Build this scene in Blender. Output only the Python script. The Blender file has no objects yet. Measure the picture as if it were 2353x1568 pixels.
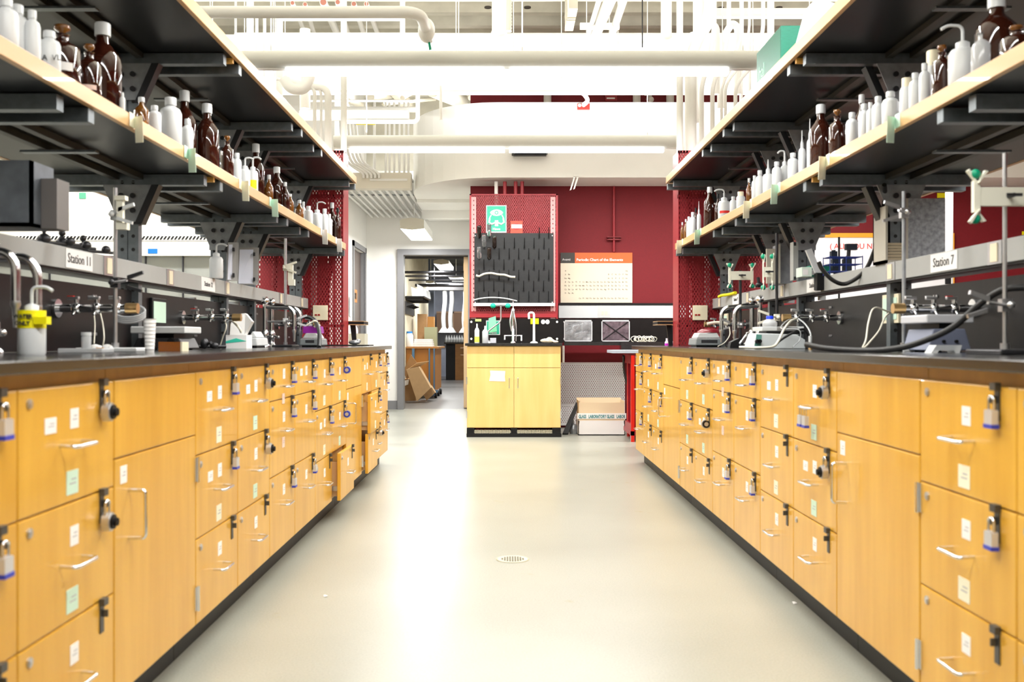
import bpy, math, random
from mathutils import Vector, Matrix
random.seed(7)
PI = math.pi
C = bpy.context.scene.collection
sc = bpy.context.scene

# ------------------------------------------------------------------ camera
EYE = 0.944
FPX = 2288.0
VX, VY = 1165.0, 784.0
cam_d = bpy.data.cameras.new('camera')
cam = bpy.data.objects.new('camera', cam_d)
C.objects.link(cam)
cam.location = (0, 0, EYE)
cam.rotation_euler = (PI/2, 0, 0)
cam_d.sensor_width = 36
cam_d.lens = FPX*36/2353
cam_d.shift_x = (1176.5-VX)/2353
cam_d.clip_start = 0.05
cam_d.dof.use_dof = True
cam_d.dof.focus_distance = 9.6
cam_d.dof.aperture_fstop = 4.5
sc.camera = cam

# ------------------------------------------------------------------ world, exposure, room lamps and an added store fill
w = bpy.data.worlds.new('world'); sc.world = w; w.use_nodes = True
w.node_tree.nodes['Background'].inputs[0].default_value = (1, .98, .95, 1)
w.node_tree.nodes['Background'].inputs[1].default_value = 0.3
vs = sc.view_settings
vs.view_transform = 'Standard'; vs.look = 'None'; vs.gamma = 1; vs.use_curve_mapping = False
vs.exposure = -0.70
LAMP_DOWN = 135.0
LAMP_UP = 120.0
ROWZ = 2.79                                   # height of the linear pendant rows
ROWS = [9.22, 6.54, 3.86, 1.18]        # their distances

def lamp(name, loc, sx, sy, power, down=True, col=(1, .992, .97)):
    l = bpy.data.lights.new(name, 'AREA'); l.shape = 'RECTANGLE'; l.size = sx; l.size_y = sy
    l.energy = power; l.color = col
    o = bpy.data.objects.new(name, l); C.objects.link(o); o.location = loc
    if not down: o.rotation_euler = (PI, 0, 0)
    return o
for yy in ROWS:
    for xs in (-3.1, 0.0, 3.1):
        lamp('lamp_down', (xs, yy, ROWZ-0.125), 2.9, .07, LAMP_DOWN)
        lamp('lamp_up', (xs, yy, ROWZ+0.09), 2.9, .07, LAMP_UP, False)
lamp('lamp_corridor', (-1.14, 12.72, 2.28), .24, 1.3, 75)
lamp('lamp_strip', (-.9, 12.3, 4.12), 1.4, .1, 160)
lamp('store_lamp_and_fill', (-1.1, 15.9, 2.08), .2, 1.2, 80)
lamp('store_lamp_and_fill', (-0.93, 18.4, 2.05), .2, 1.1, 80)
lamp('store_lamp_and_fill', (-.2, 16.6, 2.6), .3, 1.1, 110)
lamp('store_lamp_and_fill', (-1.5, 21.3, 2.35), .3, 1.2, 110)
lamp('store_lamp_and_fill', (-.9, 24.2, 2.7), 1.6, .3, 120)  # added fill brightening the back of the store room, no fixture there

# ------------------------------------------------------------------ materials
MATS = {}
def mat(name, col, rough=.5, metal=0, noise=0, nscale=20, emit=None, estr=0, trans=0, spec=.5, coat=0, col2=None, stretch=None, ior=1.45, bump=0):
    if name in MATS: return MATS[name]
    m = bpy.data.materials.new(name); m.use_nodes = True
    nt = m.node_tree; b = nt.nodes['Principled BSDF']
    b.inputs['Base Color'].default_value = (*col, 1)
    b.inputs['Roughness'].default_value = rough
    b.inputs['Metallic'].default_value = metal
    b.inputs['IOR'].default_value = ior
    b.inputs['Specular IOR Level'].default_value = spec
    b.inputs['Coat Weight'].default_value = coat
    b.inputs['Transmission Weight'].default_value = trans
    if emit:
        b.inputs['Emission Color'].default_value = (*emit, 1); b.inputs['Emission Strength'].default_value = estr
    if noise or bump:
        tc = nt.nodes.new('ShaderNodeTexCoord'); mp = nt.nodes.new('ShaderNodeMapping')
        nt.links.new(tc.outputs['Object'], mp.inputs['Vector'])
        if stretch: mp.inputs['Scale'].default_value = stretch
        n = nt.nodes.new('ShaderNodeTexNoise'); n.inputs['Scale'].default_value = nscale; n.inputs['Detail'].default_value = 5
        nt.links.new(mp.outputs['Vector'], n.inputs['Vector'])
        r = nt.nodes.new('ShaderNodeValToRGB')
        c2 = col2 or tuple(max(0, c*(1-noise)) for c in col)
        r.color_ramp.elements[0].position = .32; r.color_ramp.elements[0].color = (*c2, 1)
        r.color_ramp.elements[1].position = .68; r.color_ramp.elements[1].color = (*col, 1)
        nt.links.new(n.outputs['Fac'], r.inputs['Fac'])
        if noise: nt.links.new(r.outputs['Color'], b.inputs['Base Color'])
        if bump:
            bp = nt.nodes.new('ShaderNodeBump'); bp.inputs['Strength'].default_value = bump; bp.inputs['Distance'].default_value = .01
            nt.links.new(n.outputs['Fac'], bp.inputs['Height']); nt.links.new(bp.outputs['Normal'], b.inputs['Normal'])
    MATS[name] = m; return m

def mesh_mat(name, col, pitch, thr, rough=.45, metal=0):
    """perforated sheet: staggered round holes"""
    m = mat(name, col, rough, metal)
    nt = m.node_tree; b = nt.nodes['Principled BSDF']; out = nt.nodes['Material Output']
    tc = nt.nodes.new('ShaderNodeTexCoord'); sp = nt.nodes.new('ShaderNodeSeparateXYZ')
    nt.links.new(tc.outputs['Object'], sp.inputs[0])
    def M(op, a, bb=None):
        n = nt.nodes.new('ShaderNodeMath'); n.operation = op
        for i, q in enumerate((a, bb)):
            if q is None: continue
            if isinstance(q, (int, float)): n.inputs[i].default_value = q
            else: nt.links.new(q, n.inputs[i])
        return n.outputs[0]
    xy = M('ADD', sp.outputs[0], sp.outputs[1])
    k = PI/pitch
    p = M('MULTIPLY', M('COSINE', M('MULTIPLY', xy, k)), M('COSINE', M('MULTIPLY', sp.outputs[2], k*.62)))
    h = M('GREATER_THAN', p, thr)
    t = nt.nodes.new('ShaderNodeBsdfTransparent'); mx = nt.nodes.new('ShaderNodeMixShader')
    nt.links.new(h, mx.inputs[0]); nt.links.new(b.outputs[0], mx.inputs[1]); nt.links.new(t.outputs[0], mx.inputs[2])
    nt.links.new(mx.outputs[0], out.inputs['Surface'])
    return m

maple   = mat('maple_front', (.76, .425, .055), .32, noise=1, col2=(.66, .34, .032), nscale=3.0, stretch=(6, 6, .6), coat=.25)
mapleb  = mat('maple_body', (.62, .34, .09), .45, noise=.15, nscale=3, stretch=(6, 6, .6))
mapler  = mat('maple_edge', (.66, .40, .185), .4, noise=.12, nscale=4, stretch=(3, .7, 3), coat=.2)
maples  = mat('maple_sink', (.80, .57, .22), .35, noise=1, col2=(.75, .50, .17), nscale=2.5, stretch=(5, 5, .5), coat=.2)
resin   = mat('black_resin', (.026, .025, .025), .16, noise=.3, nscale=60)
resinm  = mat('splash_black', (.011, .0095, .0095), .33, noise=.3, nscale=12, spec=.22)
lamb    = mat('shelf_black', (.006, .0055, .0065), .36, noise=.2, nscale=8, spec=.3)
strut   = mat('strut_steel', (.20, .225, .245), .42, .75, noise=.25, nscale=30)
strutd  = mat('strut_dark', (.012, .012, .012), .6)
chrome  = mat('chrome', (.82, .83, .86), .14, 1)
steel   = mat('brushed_steel', (.62, .62, .64), .32, .9, noise=.15, nscale=25)
galv    = mat('galvanised', (.42, .44, .47), .45, .6, noise=.35, nscale=18)
darkm   = mat('dark_metal', (.05, .05, .055), .4, .7)
blackp  = mat('black_plastic', (.008, .008, .009), .45, spec=.3)
blackr  = mat('black_rubber', (.015, .015, .016), .5)
white   = mat('white_paint', (.86, .855, .82), .5, noise=.03, nscale=3)
pipew   = mat('pipe_white', (.88, .87, .83), .4, noise=.04, nscale=5)
wallw   = mat('wall_white', (.92, .91, .87), .6, noise=.04, nscale=2)
ceilb   = mat('ceiling_beige', (.66, .63, .53), .8, noise=.2, nscale=4, bump=.2)
redw    = mat('wall_red', (.19, .004, .010), .65, noise=.12, nscale=90)
redp    = mat('red_paint', (.33, .02, .028), .4, noise=.08, nscale=10)
redb    = mat('bright_red', (.75, .02, .01), .3)
redmesh = mesh_mat('red_mesh', (.26, .014, .020), .0115, .16)
whmesh  = mesh_mat('white_mesh', (.86, .85, .85), .012, .34)
grayfr  = mat('gray_frame', (.20, .20, .21), .5)
race    = mat('raceway_gray', (.40, .41, .40), .45, noise=.08, nscale=10)
racel   = mat('raceway_light', (.66, .70, .71), .45)
ivory   = mat('ivory', (.84, .76, .56), .4)
paper   = mat('paper', (.90, .89, .88), .7)
green_l = mat('paper_green', (.62, .82, .68), .7)
cream_l = mat('paper_cream', (.88, .86, .68), .7)
pink_l  = mat('paper_pink', (.88, .66, .58), .7)
plastw  = mat('plastic_white', (.66, .68, .69), .35, noise=.06, nscale=10)
plastc  = mat('plastic_clear', (.72, .74, .76), .2, trans=.45)
amber   = mat('amber_glass', (.035, .008, .004), .06, trans=.12, coat=.5)
amberl  = mat('amber_glass_light', (.22, .08, .012), .06, trans=.3, coat=.5)
glass   = mat('glass', (.80, .82, .84), .04, trans=.9)
blue    = mat('blue_plastic', (.03, .05, .45), .35)
bluew   = mat('blue_wire', (.02, .05, .30), .3)
green   = mat('green_plastic', (.0, .33, .18), .35)
signg   = mat('sign_green', (.03, .42, .27), .45)
yellow  = mat('yellow_tape', (.90, .80, .0), .5)
orange  = mat('orange_frame', (.90, .38, .02), .45)
orangeh = mat('chart_orange', (.88, .14, .03), .5)
purple  = mat('purple_plastic', (.25, .01, .30), .35)
brass   = mat('brass', (.75, .50, .22), .3, .9)
card    = mat('cardboard', (.50, .33, .17), .8, noise=.1, nscale=12)
cardd   = mat('cardboard_brown', (.34, .19, .08), .8, noise=.15, nscale=12)
cardl   = mat('cardboard_cream', (.78, .62, .42), .8)
ink     = mat('ink', (.03, .03, .03), .6)
inkr    = mat('ink_red', (.75, .08, .06), .6)
inkt    = mat('ink_teal', (.0, .20, .22), .6)
woodbr  = mat('bench_brown', (.36, .16, .04), .5, noise=.2, nscale=4, stretch=(1, 1, 4))
lens    = mat('lamp_lens', (.95, .95, .92), .4, emit=(.97, .99, 1), estr=4.0)
housew  = mat('housing_gray', (.66, .66, .62), .45)
lens2   = mat('lamp_panel', (.95, .95, .92), .4, emit=(.95, 1, .95), estr=4.0)
blueg   = mat('blue_steel', (.06, .14, .24), .5)
block   = mat('block_wall', (.60, .54, .40), .8, noise=.15, nscale=6)
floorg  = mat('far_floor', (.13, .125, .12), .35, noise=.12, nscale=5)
foil    = mat('plastic_sheet', (.45, .47, .50), .25, .5, noise=.6, nscale=14, bump=.8)
bluet   = mat('blue_tape', (.0, .12, .42), .5)

# floor: pale epoxy concrete with fine speckle and scuffs
def floor_mat():
    m = bpy.data.materials.new('floor_epoxy'); m.use_nodes = True; nt = m.node_tree; b = nt.nodes['Principled BSDF']
    tc = nt.nodes.new('ShaderNodeTexCoord')
    def N(scale, det):
        n = nt.nodes.new('ShaderNodeTexNoise'); n.inputs['Scale'].default_value = scale; n.inputs['Detail'].default_value = det
        nt.links.new(tc.outputs['Object'], n.inputs['Vector']); return n
    def R(n, p0, c0, p1, c1):
        r = nt.nodes.new('ShaderNodeValToRGB'); e = r.color_ramp.elements
        e[0].position = p0; e[0].color = (*c0, 1); e[1].position = p1; e[1].color = (*c1, 1)
        nt.links.new(n.outputs['Fac'], r.inputs['Fac']); return r
    a = R(N(1.3, 6), .3, (.32, .325, .28), .7, (.39, .395, .345))
    s = R(N(160, 2), .35, (.86, .86, .84), .6, (1, 1, 1))
    t = R(N(7, 9), .70, (1, 1, 1), .76, (.93, .84, .60))
    def MX(x, y):
        q = nt.nodes.new('ShaderNodeMix'); q.data_type = 'RGBA'; q.blend_type = 'MULTIPLY'; q.inputs[0].default_value = 1
        nt.links.new(x, q.inputs[6]); nt.links.new(y, q.inputs[7]); return q.outputs[2]
    o = MX(MX(a.outputs[0], s.outputs[0]), t.outputs[0])
    nt.links.new(o, b.inputs['Base Color'])
    b.inputs['Roughness'].default_value = .30
    b.inputs['Specular IOR Level'].default_value = .45
    return m
floorm = floor_mat()

# ------------------------------------------------------------------ mesh helpers
WL = {}                                     # world location of each object
def at(px, py, d):                          # photo pixel at distance d -> place in the room
    return Vector(((px-VX)*d/FPX, d, EYE+(VY-py)*d/FPX))
def X_(px, d): return (px-VX)*d/FPX
def Z_(py, d): return EYE+(VY-py)*d/FPX
def D_(px, X): return abs(X)*FPX/abs(px-VX)

class MB:
    def __init__(s): s.v = []; s.f = []; s.m = []; s.s = []
    def add(s, vs, fs, m=0, smooth=False):
        o = len(s.v); s.v += [tuple(v) for v in vs]
        for f in fs: s.f.append(tuple(i+o for i in f)); s.m.append(m); s.s.append(smooth)
        return s
    def box(s, x0, x1, y0, y1, z0, z1, m=0, M=None):
        x0, x1 = sorted((x0, x1)); y0, y1 = sorted((y0, y1)); z0, z1 = sorted((z0, z1))
        vs = [Vector(p) for p in ((x0,y0,z0),(x1,y0,z0),(x1,y1,z0),(x0,y1,z0),(x0,y0,z1),(x1,y0,z1),(x1,y1,z1),(x0,y1,z1))]
        if M is not None: vs = [M @ p for p in vs]
        return s.add(vs, [(0,3,2,1),(4,5,6,7),(0,1,5,4),(1,2,6,5),(2,3,7,6),(3,0,4,7)], m)
    def cb(s, c, sx, sy, sz, m=0, M=None):
        return s.box(c[0]-sx/2, c[0]+sx/2, c[1]-sy/2, c[1]+sy/2, c[2]-sz/2, c[2]+sz/2, m, M)
    def tube(s, pts, r, n=10, m=0, caps=True):
        pts = [Vector(p) for p in pts]; rs = r if isinstance(r, (list, tuple)) else [r]*len(pts)
        T = []
        for i in range(len(pts)):
            a = pts[max(i-1, 0)]; b = pts[min(i+1, len(pts)-1)]
            t = (b-a); T.append(t.normalized() if t.length > 1e-9 else Vector((0,0,1)))
        up = Vector((0,0,1)) if abs(T[0].z) < .9 else Vector((1,0,0))
        nrm = T[0].cross(up).normalized(); vs = []
        for i, p in enumerate(pts):
            nrm = (nrm - T[i]*nrm.dot(T[i])); nrm = nrm.normalized() if nrm.length > 1e-6 else T[i].orthogonal().normalized()
            bn = T[i].cross(nrm)
            for k in range(n):
                a = 2*PI*k/n; vs.append(p + (nrm*math.cos(a) + bn*math.sin(a))*rs[i])
        fs = []
        for i in range(len(pts)-1):
            for k in range(n):
                k2 = (k+1) % n; fs.append((i*n+k, i*n+k2, (i+1)*n+k2, (i+1)*n+k))
        s.add(vs, fs, m, True)
        if caps:
            s.add(vs[:n], [tuple(range(n))[::-1]], m); s.add(vs[-n:], [tuple(range(n))], m)
        return s
    def cyl(s, a, b, r, n=14, m=0, r2=None): return s.tube([a, b], [r, r if r2 is None else r2], n, m)
    def lathe(s, c, prof, n=16, m=0, M=None):
        vs = []
        for (r, z) in prof:
            for k in range(n):
                a = 2*PI*k/n; p = Vector((r*math.cos(a), r*math.sin(a), z))
                if M is not None: p = M @ p
                vs.append(p + Vector(c))
        fs = []
        for i in range(len(prof)-1):
            for k in range(n):
                k2 = (k+1) % n; fs.append((i*n+k, i*n+k2, (i+1)*n+k2, (i+1)*n+k))
        s.add(vs, fs, m, True)
        s.add(vs[:n], [tuple(range(n))[::-1]], m); s.add(vs[-n:], [tuple(range(n))], m)
        return s
    def ball(s, c, r, m=0, sc=(1,1,1), n=10):
        prof = [(max(1e-4, r*math.sin(PI*i/n)), -r*math.cos(PI*i/n)) for i in range(n+1)]
        return s.lathe(c, prof, 12, m, Matrix.Diagonal((*sc, 1)).to_3x3())
    def prism(s, poly, axis, a0, a1, m=0):
        """poly: 2D outline; axis 'x','y','z' extruded a0..a1"""
        def P(u, v, a): return {'x': (a, u, v), 'y': (u, a, v), 'z': (u, v, a)}[axis]
        n = len(poly); vs = [P(u, v, a0) for u, v in poly] + [P(u, v, a1) for u, v in poly]
        fs = [tuple(range(n))[::-1], tuple(range(n, 2*n))] + [(i, (i+1) % n, n+(i+1) % n, n+i) for i in range(n)]
        return s.add(vs, fs, m)
    def quad(s, a, b, c, d, m=0): return s.add([a, b, c, d], [(0,1,2,3)], m)
    def plate(s, a, b, c, d, t, m=0):
        """four corners given thickness t along normal"""
        a, b, c, d = [Vector(q) for q in (a, b, c, d)]
        nn = (b-a).cross(d-a).normalized()*t
        vs = [a, b, c, d, a+nn, b+nn, c+nn, d+nn]
        return s.add(vs, [(3,2,1,0),(4,5,6,7),(0,1,5,4),(1,2,6,5),(2,3,7,6),(3,0,4,7)], m)
    def build(s, name, mats, parent=None, bevel=0, fix=True):
        if not isinstance(mats, (list, tuple)): mats = [mats]
        pw = WL.get(parent.name, Vector((0,0,0))) if parent else Vector((0,0,0))
        if parent is None:                  # origin at its base
            xs = [v[0] for v in s.v]; ys = [v[1] for v in s.v]; zs = [v[2] for v in s.v]
            org = Vector(((min(xs)+max(xs))/2, (min(ys)+max(ys))/2, min(zs)))
        else: org = pw
        me = bpy.data.meshes.new(name)
        me.from_pydata([tuple(Vector(v)-org) for v in s.v], [], s.f)
        for mm in mats: me.materials.append(mm)
        me.polygons.foreach_set('material_index', s.m); me.polygons.foreach_set('use_smooth', s.s)
        me.update()
        import bmesh
        b = bmesh.new(); b.from_mesh(me); bmesh.ops.recalc_face_normals(b, faces=b.faces); b.to_mesh(me); b.free()
        o = bpy.data.objects.new(name, me); C.objects.link(o)
        o.location = org-pw; WL[o.name] = org
        if parent: o.parent = parent
        if bevel:
            bv = o.modifiers.new('b', 'BEVEL'); bv.width = bevel; bv.segments = 2; bv.limit_method = 'ANGLE'
        return o

def thing(name, loc, label, cat, group=None):
    o = bpy.data.objects.new(name, None); C.objects.link(o); o.location = loc; o.empty_display_size = .05
    WL[o.name] = Vector(loc); o['label'] = label; o['category'] = cat
    if group: o['group'] = group
    return o
def tag(o, label, cat, group=None):
    o['label'] = label; o['category'] = cat
    if group: o['group'] = group
    return o
def struct(o): o['kind'] = 'structure'; return o
def part_copy(src, parent, wloc, rz=0):
    """a copy of a template part (mesh in its own local frame) at a world place"""
    o = src.copy(); C.objects.link(o)
    o.parent = parent; pw = WL.get(parent.name, Vector((0,0,0))) if parent else Vector((0,0,0))
    o.location = Vector(wloc)-pw; o.rotation_euler = (0, 0, rz); WL[o.name] = Vector(wloc); return o
def tmpl(mb, name, mats):
    me_o = mb.build(name, mats, fix=False)
    # shift so that local frame is the authored frame
    org = Vector(me_o.location)
    for v in me_o.data.vertices: v.co += org
    C.objects.unlink(me_o); me_o.location = (0,0,0); return me_o
def fillet(pts, r, n=6):
    pts = [Vector(p) for p in pts]; out = [pts[0]]
    for i in range(1, len(pts)-1):
        a, b, c = pts[i-1], pts[i], pts[i+1]
        u = (a-b).normalized(); v = (c-b).normalized(); rr = min(r, (a-b).length*.49, (c-b).length*.49)
        p0 = b+u*rr; p1 = b+v*rr
        for k in range(n+1):
            t = k/n; out.append(p0*(1-t)**2 + b*2*t*(1-t) + p1*t*t)
    out.append(pts[-1]); return out
def smooth(pts, n=8):
    """Catmull-Rom through the points"""
    P = [Vector(p) for p in pts]; P = [P[0]*2-P[1]] + P + [P[-1]*2-P[-2]]; out = []
    for i in range(1, len(P)-2):
        for k in range(n):
            t = k/n; a, b, c, d = P[i-1], P[i], P[i+1], P[i+2]
            out.append(.5*((2*b)+(c-a)*t+(2*a-5*b+4*c-d)*t*t+(3*b-a-3*c+d)*t**3))
    out.append(P[-2]); return out
def text_mb(mb, s, org, size, ux=(1,0,0), uy=(0,0,1), m=0, depth=.0008, center=False, bold=0):
    cu = bpy.data.curves.new('t', 'FONT'); cu.body = s; cu.size = size; cu.extrude = depth; cu.offset = bold; cu.resolution_u = 2
    if center: cu.align_x = 'CENTER'; cu.align_y = 'CENTER'
    o = bpy.data.objects.new('t', cu); C.objects.link(o)
    bpy.context.view_layer.update()
    me = bpy.data.meshes.new_from_object(o)
    ux = Vector(ux).normalized(); uy = Vector(uy).normalized(); uz = ux.cross(uy); org = Vector(org)
    mb.add([org+ux*v.co.x+uy*v.co.y+uz*v.co.z for v in me.vertices], [tuple(p.vertices) for p in me.polygons], m)
    bpy.data.objects.remove(o); bpy.data.meshes.remove(me); bpy.data.curves.remove(cu)
ORD = ['first','second','third','fourth','fifth','sixth','seventh','eighth','ninth','tenth','eleventh','twelfth','thirteenth','fourteenth','fifteenth','sixteenth','seventeenth','eighteenth','nineteenth','twentieth','twenty-first','twenty-second','twenty-third','twenty-fourth','twenty-fifth','twenty-sixth','twenty-seventh','twenty-eighth','twenty-ninth','thirtieth','thirty-first','thirty-second','thirty-third','thirty-fourth','thirty-fifth','thirty-sixth','thirty-seventh','thirty-eighth','thirty-ninth','fortieth']

# ================================================================== THE SETTING
YR = 10.9           # red back wall
struct(MB().box(-7, 7, -5, 13.85, -.1, 0).build('floor', floorm))
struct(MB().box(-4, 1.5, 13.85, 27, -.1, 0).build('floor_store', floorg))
CZ = 4.35
# concrete ceiling with ribs running across
cb = MB().box(-7, 7, -5, 13.85, CZ, CZ+.1)
for k in range(16):
    y = 7.0+k*.42
    cb.prism([(y, CZ), (y+.1, CZ-.09), (y+.2, CZ-.09), (y+.3, CZ)], 'x', -7, 7)
struct(cb.build('ceiling', ceilb))
# walls
struct(MB().box(-7.1, -7, -5, 11.3, 0, CZ).build('wall_left', wallw))
struct(MB().box(7, 7.1, -5, YR, 0, CZ).build('wall_right', redw))
struct(MB().box(-7.1, 7.1, -5.1, -5, 0, CZ).build('wall_front', wallw))
struct(MB().box(-7, -2.04, 11.2, 11.3, 0, CZ).build('wall_back_left', wallw))
cw = MB()                                    # corridor wall with door opening
cw.box(-2.04, -1.94, 11.2, 12.55, 0, CZ).box(-2.04, -1.94, 13.55, 13.76, 0, CZ).box(-2.04, -1.94, 12.55, 13.55, 2.14, CZ)
struct(cw.build('wall_corridor_left', wallw))
struct(MB().box(-.40, 7, YR, YR+.1, 0, CZ).build('wall_back_right', redw))
struct(MB().box(-.40, -.30, YR+.1, 13.76, 0, 2.64).build('wall_corridor_right', wallw))
dw = MB().box(-2.04, -1.43, 13.76, 13.86, 0, 3.3).box(-.53, 0.3, 13.76, 13.86, 0, 3.3).box(-1.43, -.53, 13.76, 13.86, 2.15, 3.3)
struct(dw.build('wall_doorway', wallw))
struct(MB().box(-2.1, .3, 13.75, 13.86, 3.3, CZ).build('wall_above_doorway', ceilb))
struct(MB().box(-1.94, -1.43-.085, 13.735, 13.76, 0, .12).build('baseboard_back', grayfr))
struct(MB().box(-1.94, -1.925, 11.2, 12.5, 0, .12).build('baseboard_left', grayfr))
# doorway frame
df = MB().box(-1.51, -1.425, 13.70, 13.90, 0, 2.13).box(-.535, -.45, 13.70, 13.90, 0, 2.13).box(-1.51, -.45, 13.70, 13.90, 2.1301, 2.21)
struct(df.build('trim_1', grayfr))
d3 = MB().box(-1.945, -1.92, 12.48, 12.55, 0, 2.21).box(-1.945, -1.92, 13.55, 13.62, 0, 2.21).box(-1.945, -1.92, 12.48, 13.62, 2.14, 2.21)
d3.box(-2.04, -1.945, 12.55, 12.57, 0, 2.14).box(-2.04, -1.945, 13.53, 13.55, 0, 2.14)
struct(d3.build('trim_2', grayfr))
# side door (dark, glazed) with room lettering
dr = struct(MB().box(-2.03, -1.99, 12.57, 13.53, .01, 2.13).build('door_1', mat('door_dark', (.10, .07, .06), .4)))
dl = MB(); dl.box(-1.99, -1.986, 12.9, 13.2, 1.45, 1.62)
dl.build('sign_plate', mat('sign_brown', (.45, .18, .03), .5), dr)
ln = MB(); text_mb(ln, '308', (-1.984, 12.93, 1.49), .13, ux=(0,1,0), uy=(0,0,1)); ln.build('sign_lettering', ink, dr)
# curved white bulkhead over the sink and the corridor
out = [(-1.08, 13.75), (-1.08, 11.55)]
for k in range(1, 11):
    a = PI/2*k/10
    out.append((-.1-.98*math.cos(a), 11.55-1.23*math.sin(a)))
out += [(7, 10.32), (7, YR), (-.40, YR), (-.40, 13.75)]
struct(MB().prism(out, 'z', 2.64, 3.42).build('trim_3', wallw))
# corridor ceiling pieces
struct(MB().box(-1.08, -.40, 11.9, 13.75, 2.60, 2.64).build('ceiling_corridor', wallw))
struct(MB().box(-1.08, -.42, 12.6, 12.75, 2.5, 2.6).build('trim_4', wallw))
# large white ceiling beam across the room
struct(MB().box(-7, 7, 9.65, 9.95, 3.40, 3.92).build('trim_5', pipew, bevel=.01))
struct(MB().box(.56, .64, 9.0, 9.65, 3.95, CZ).box(.58, .62, 7.0, 10.6, 4.2, CZ).build('trim_6', ceilb))
# floor drain
fd = thing('floor_drain', at(1175, 1285, D_(1, 0) if 0 else EYE*FPX/502), 'small round slotted metal drain set in the floor of the aisle', 'drain')
dd = EYE*FPX/502; dx0 = X_(1178, dd)
fd.location = (dx0, dd, 0); WL[fd.name] = Vector((dx0, dd, 0))
MB().lathe((dx0, dd, 0), [(.072, .0005), (.072, .002), (.060, .003), (.050, .0015)], 32).build('rim', mat('drain_rim', (.55, .50, .38), .5), fd)
g = MB()
for k in range(-4, 5):
    x = k*.0112; h = math.sqrt(max(0, .047**2-x*x))
    g.box(dx0+x-.0033, dx0+x+.0033, dd-h, dd+h, .002, .0035)
g.build('slots', mat('drain_slot', (.10, .085, .05), .6), fd)
# paper scraps on the floor
for i, (px, py, lb) in enumerate([(748, 1372, 'tiny white paper scrap on the floor left of the drain'), (1826, 1388, 'tiny crumpled white scrap on the floor by the right bench toe kick')]):
    d = EYE*FPX/(py-VY); p = at(px, py, d)
    m_ = MB(); m_.add([p+Vector(q) for q in ((-.006,-.008,.001),(.008,-.006,.004),(.007,.009,.001),(-.008,.006,.006),(0,0,.008))], [(0,1,4),(1,2,4),(2,3,4),(3,0,4),(3,2,1,0)])
    tag(m_.build('paper_scrap', paper), lb, 'paper scrap', 'scraps on the floor')

# ================================================================== BENCHES
BT, BTH = .908, .026            # counter top height and thickness
COLW = .457
SIDE = {-1: dict(X=.917, E=.890, C=1.55, off=0.0, n='left'), 1: dict(X=1.002, E=.975, C=1.61, off=.092, n='right')}
ROWS_A = [(.851, .606), (.603, .358), (.355, .105)]
ROWS_B = [(.851, .709), (.706, .411), (.408, .105)]

# --- templates, authored facing -X (right bench); local origin on the face plane
pull = MB().tube(fillet([(0, -.052, 0), (-.036, -.052, -.002), (-.036, .052, -.002), (0, .052, 0)], .012, 5), .0042, 8)
T_PULL = tmpl(pull, 'handle', chrome)
T_DPULL = tmpl(MB().tube(fillet([(0, 0, -.058), (-.042, 0, -.058), (-.042, 0, .058), (0, 0, .058)], .012, 5), .005, 8), 'handle', chrome)
T_HASP = tmpl(MB().box(-.003, 0, -.010, .010, -.066, .002).box(-.0125, 0, -.012, .012, -.004, .012).box(-.016, -.003, -.002, .002, -.030, -.014), 'hasp', mat('hasp_gray', (.10, .10, .10), .4, .7))
T_KEY = tmpl(MB().cyl((0,0,0), (-.004,0,0), .010, 14).cyl((-.004,0,0), (-.0055,0,0), .006, 12), 'screw_cap', steel)
T_HINGE = tmpl(MB().box(-.004, 0, -.016, .014, -.035, .035).cyl((-.006, -.001, -.037), (-.006, -.001, .037), .006, 10), 'hinge', chrome)
def lab_t(w, h, m, nm='paper_label', txt=None):
    b = MB().box(-.0012, 0, -w/2, w/2, -h/2, h/2)
    b.box(-.0015, -.0011, -w*.3, w*.25, -h*.08, -h*.02, 1).box(-.0015, -.0011, -w*.32, w*.1, h*.1, h*.16, 1)
    return tmpl(b, nm, [m, mat('faint_ink', (.45, .45, .47), .7)])
T_LW = lab_t(.040, .042, paper); T_LW2 = lab_t(.050, .032, paper); T_LG = lab_t(.056, .050, green_l); T_LC = lab_t(.054, .050, cream_l); T_LP = lab_t(.045, .042, pink_l)
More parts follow.
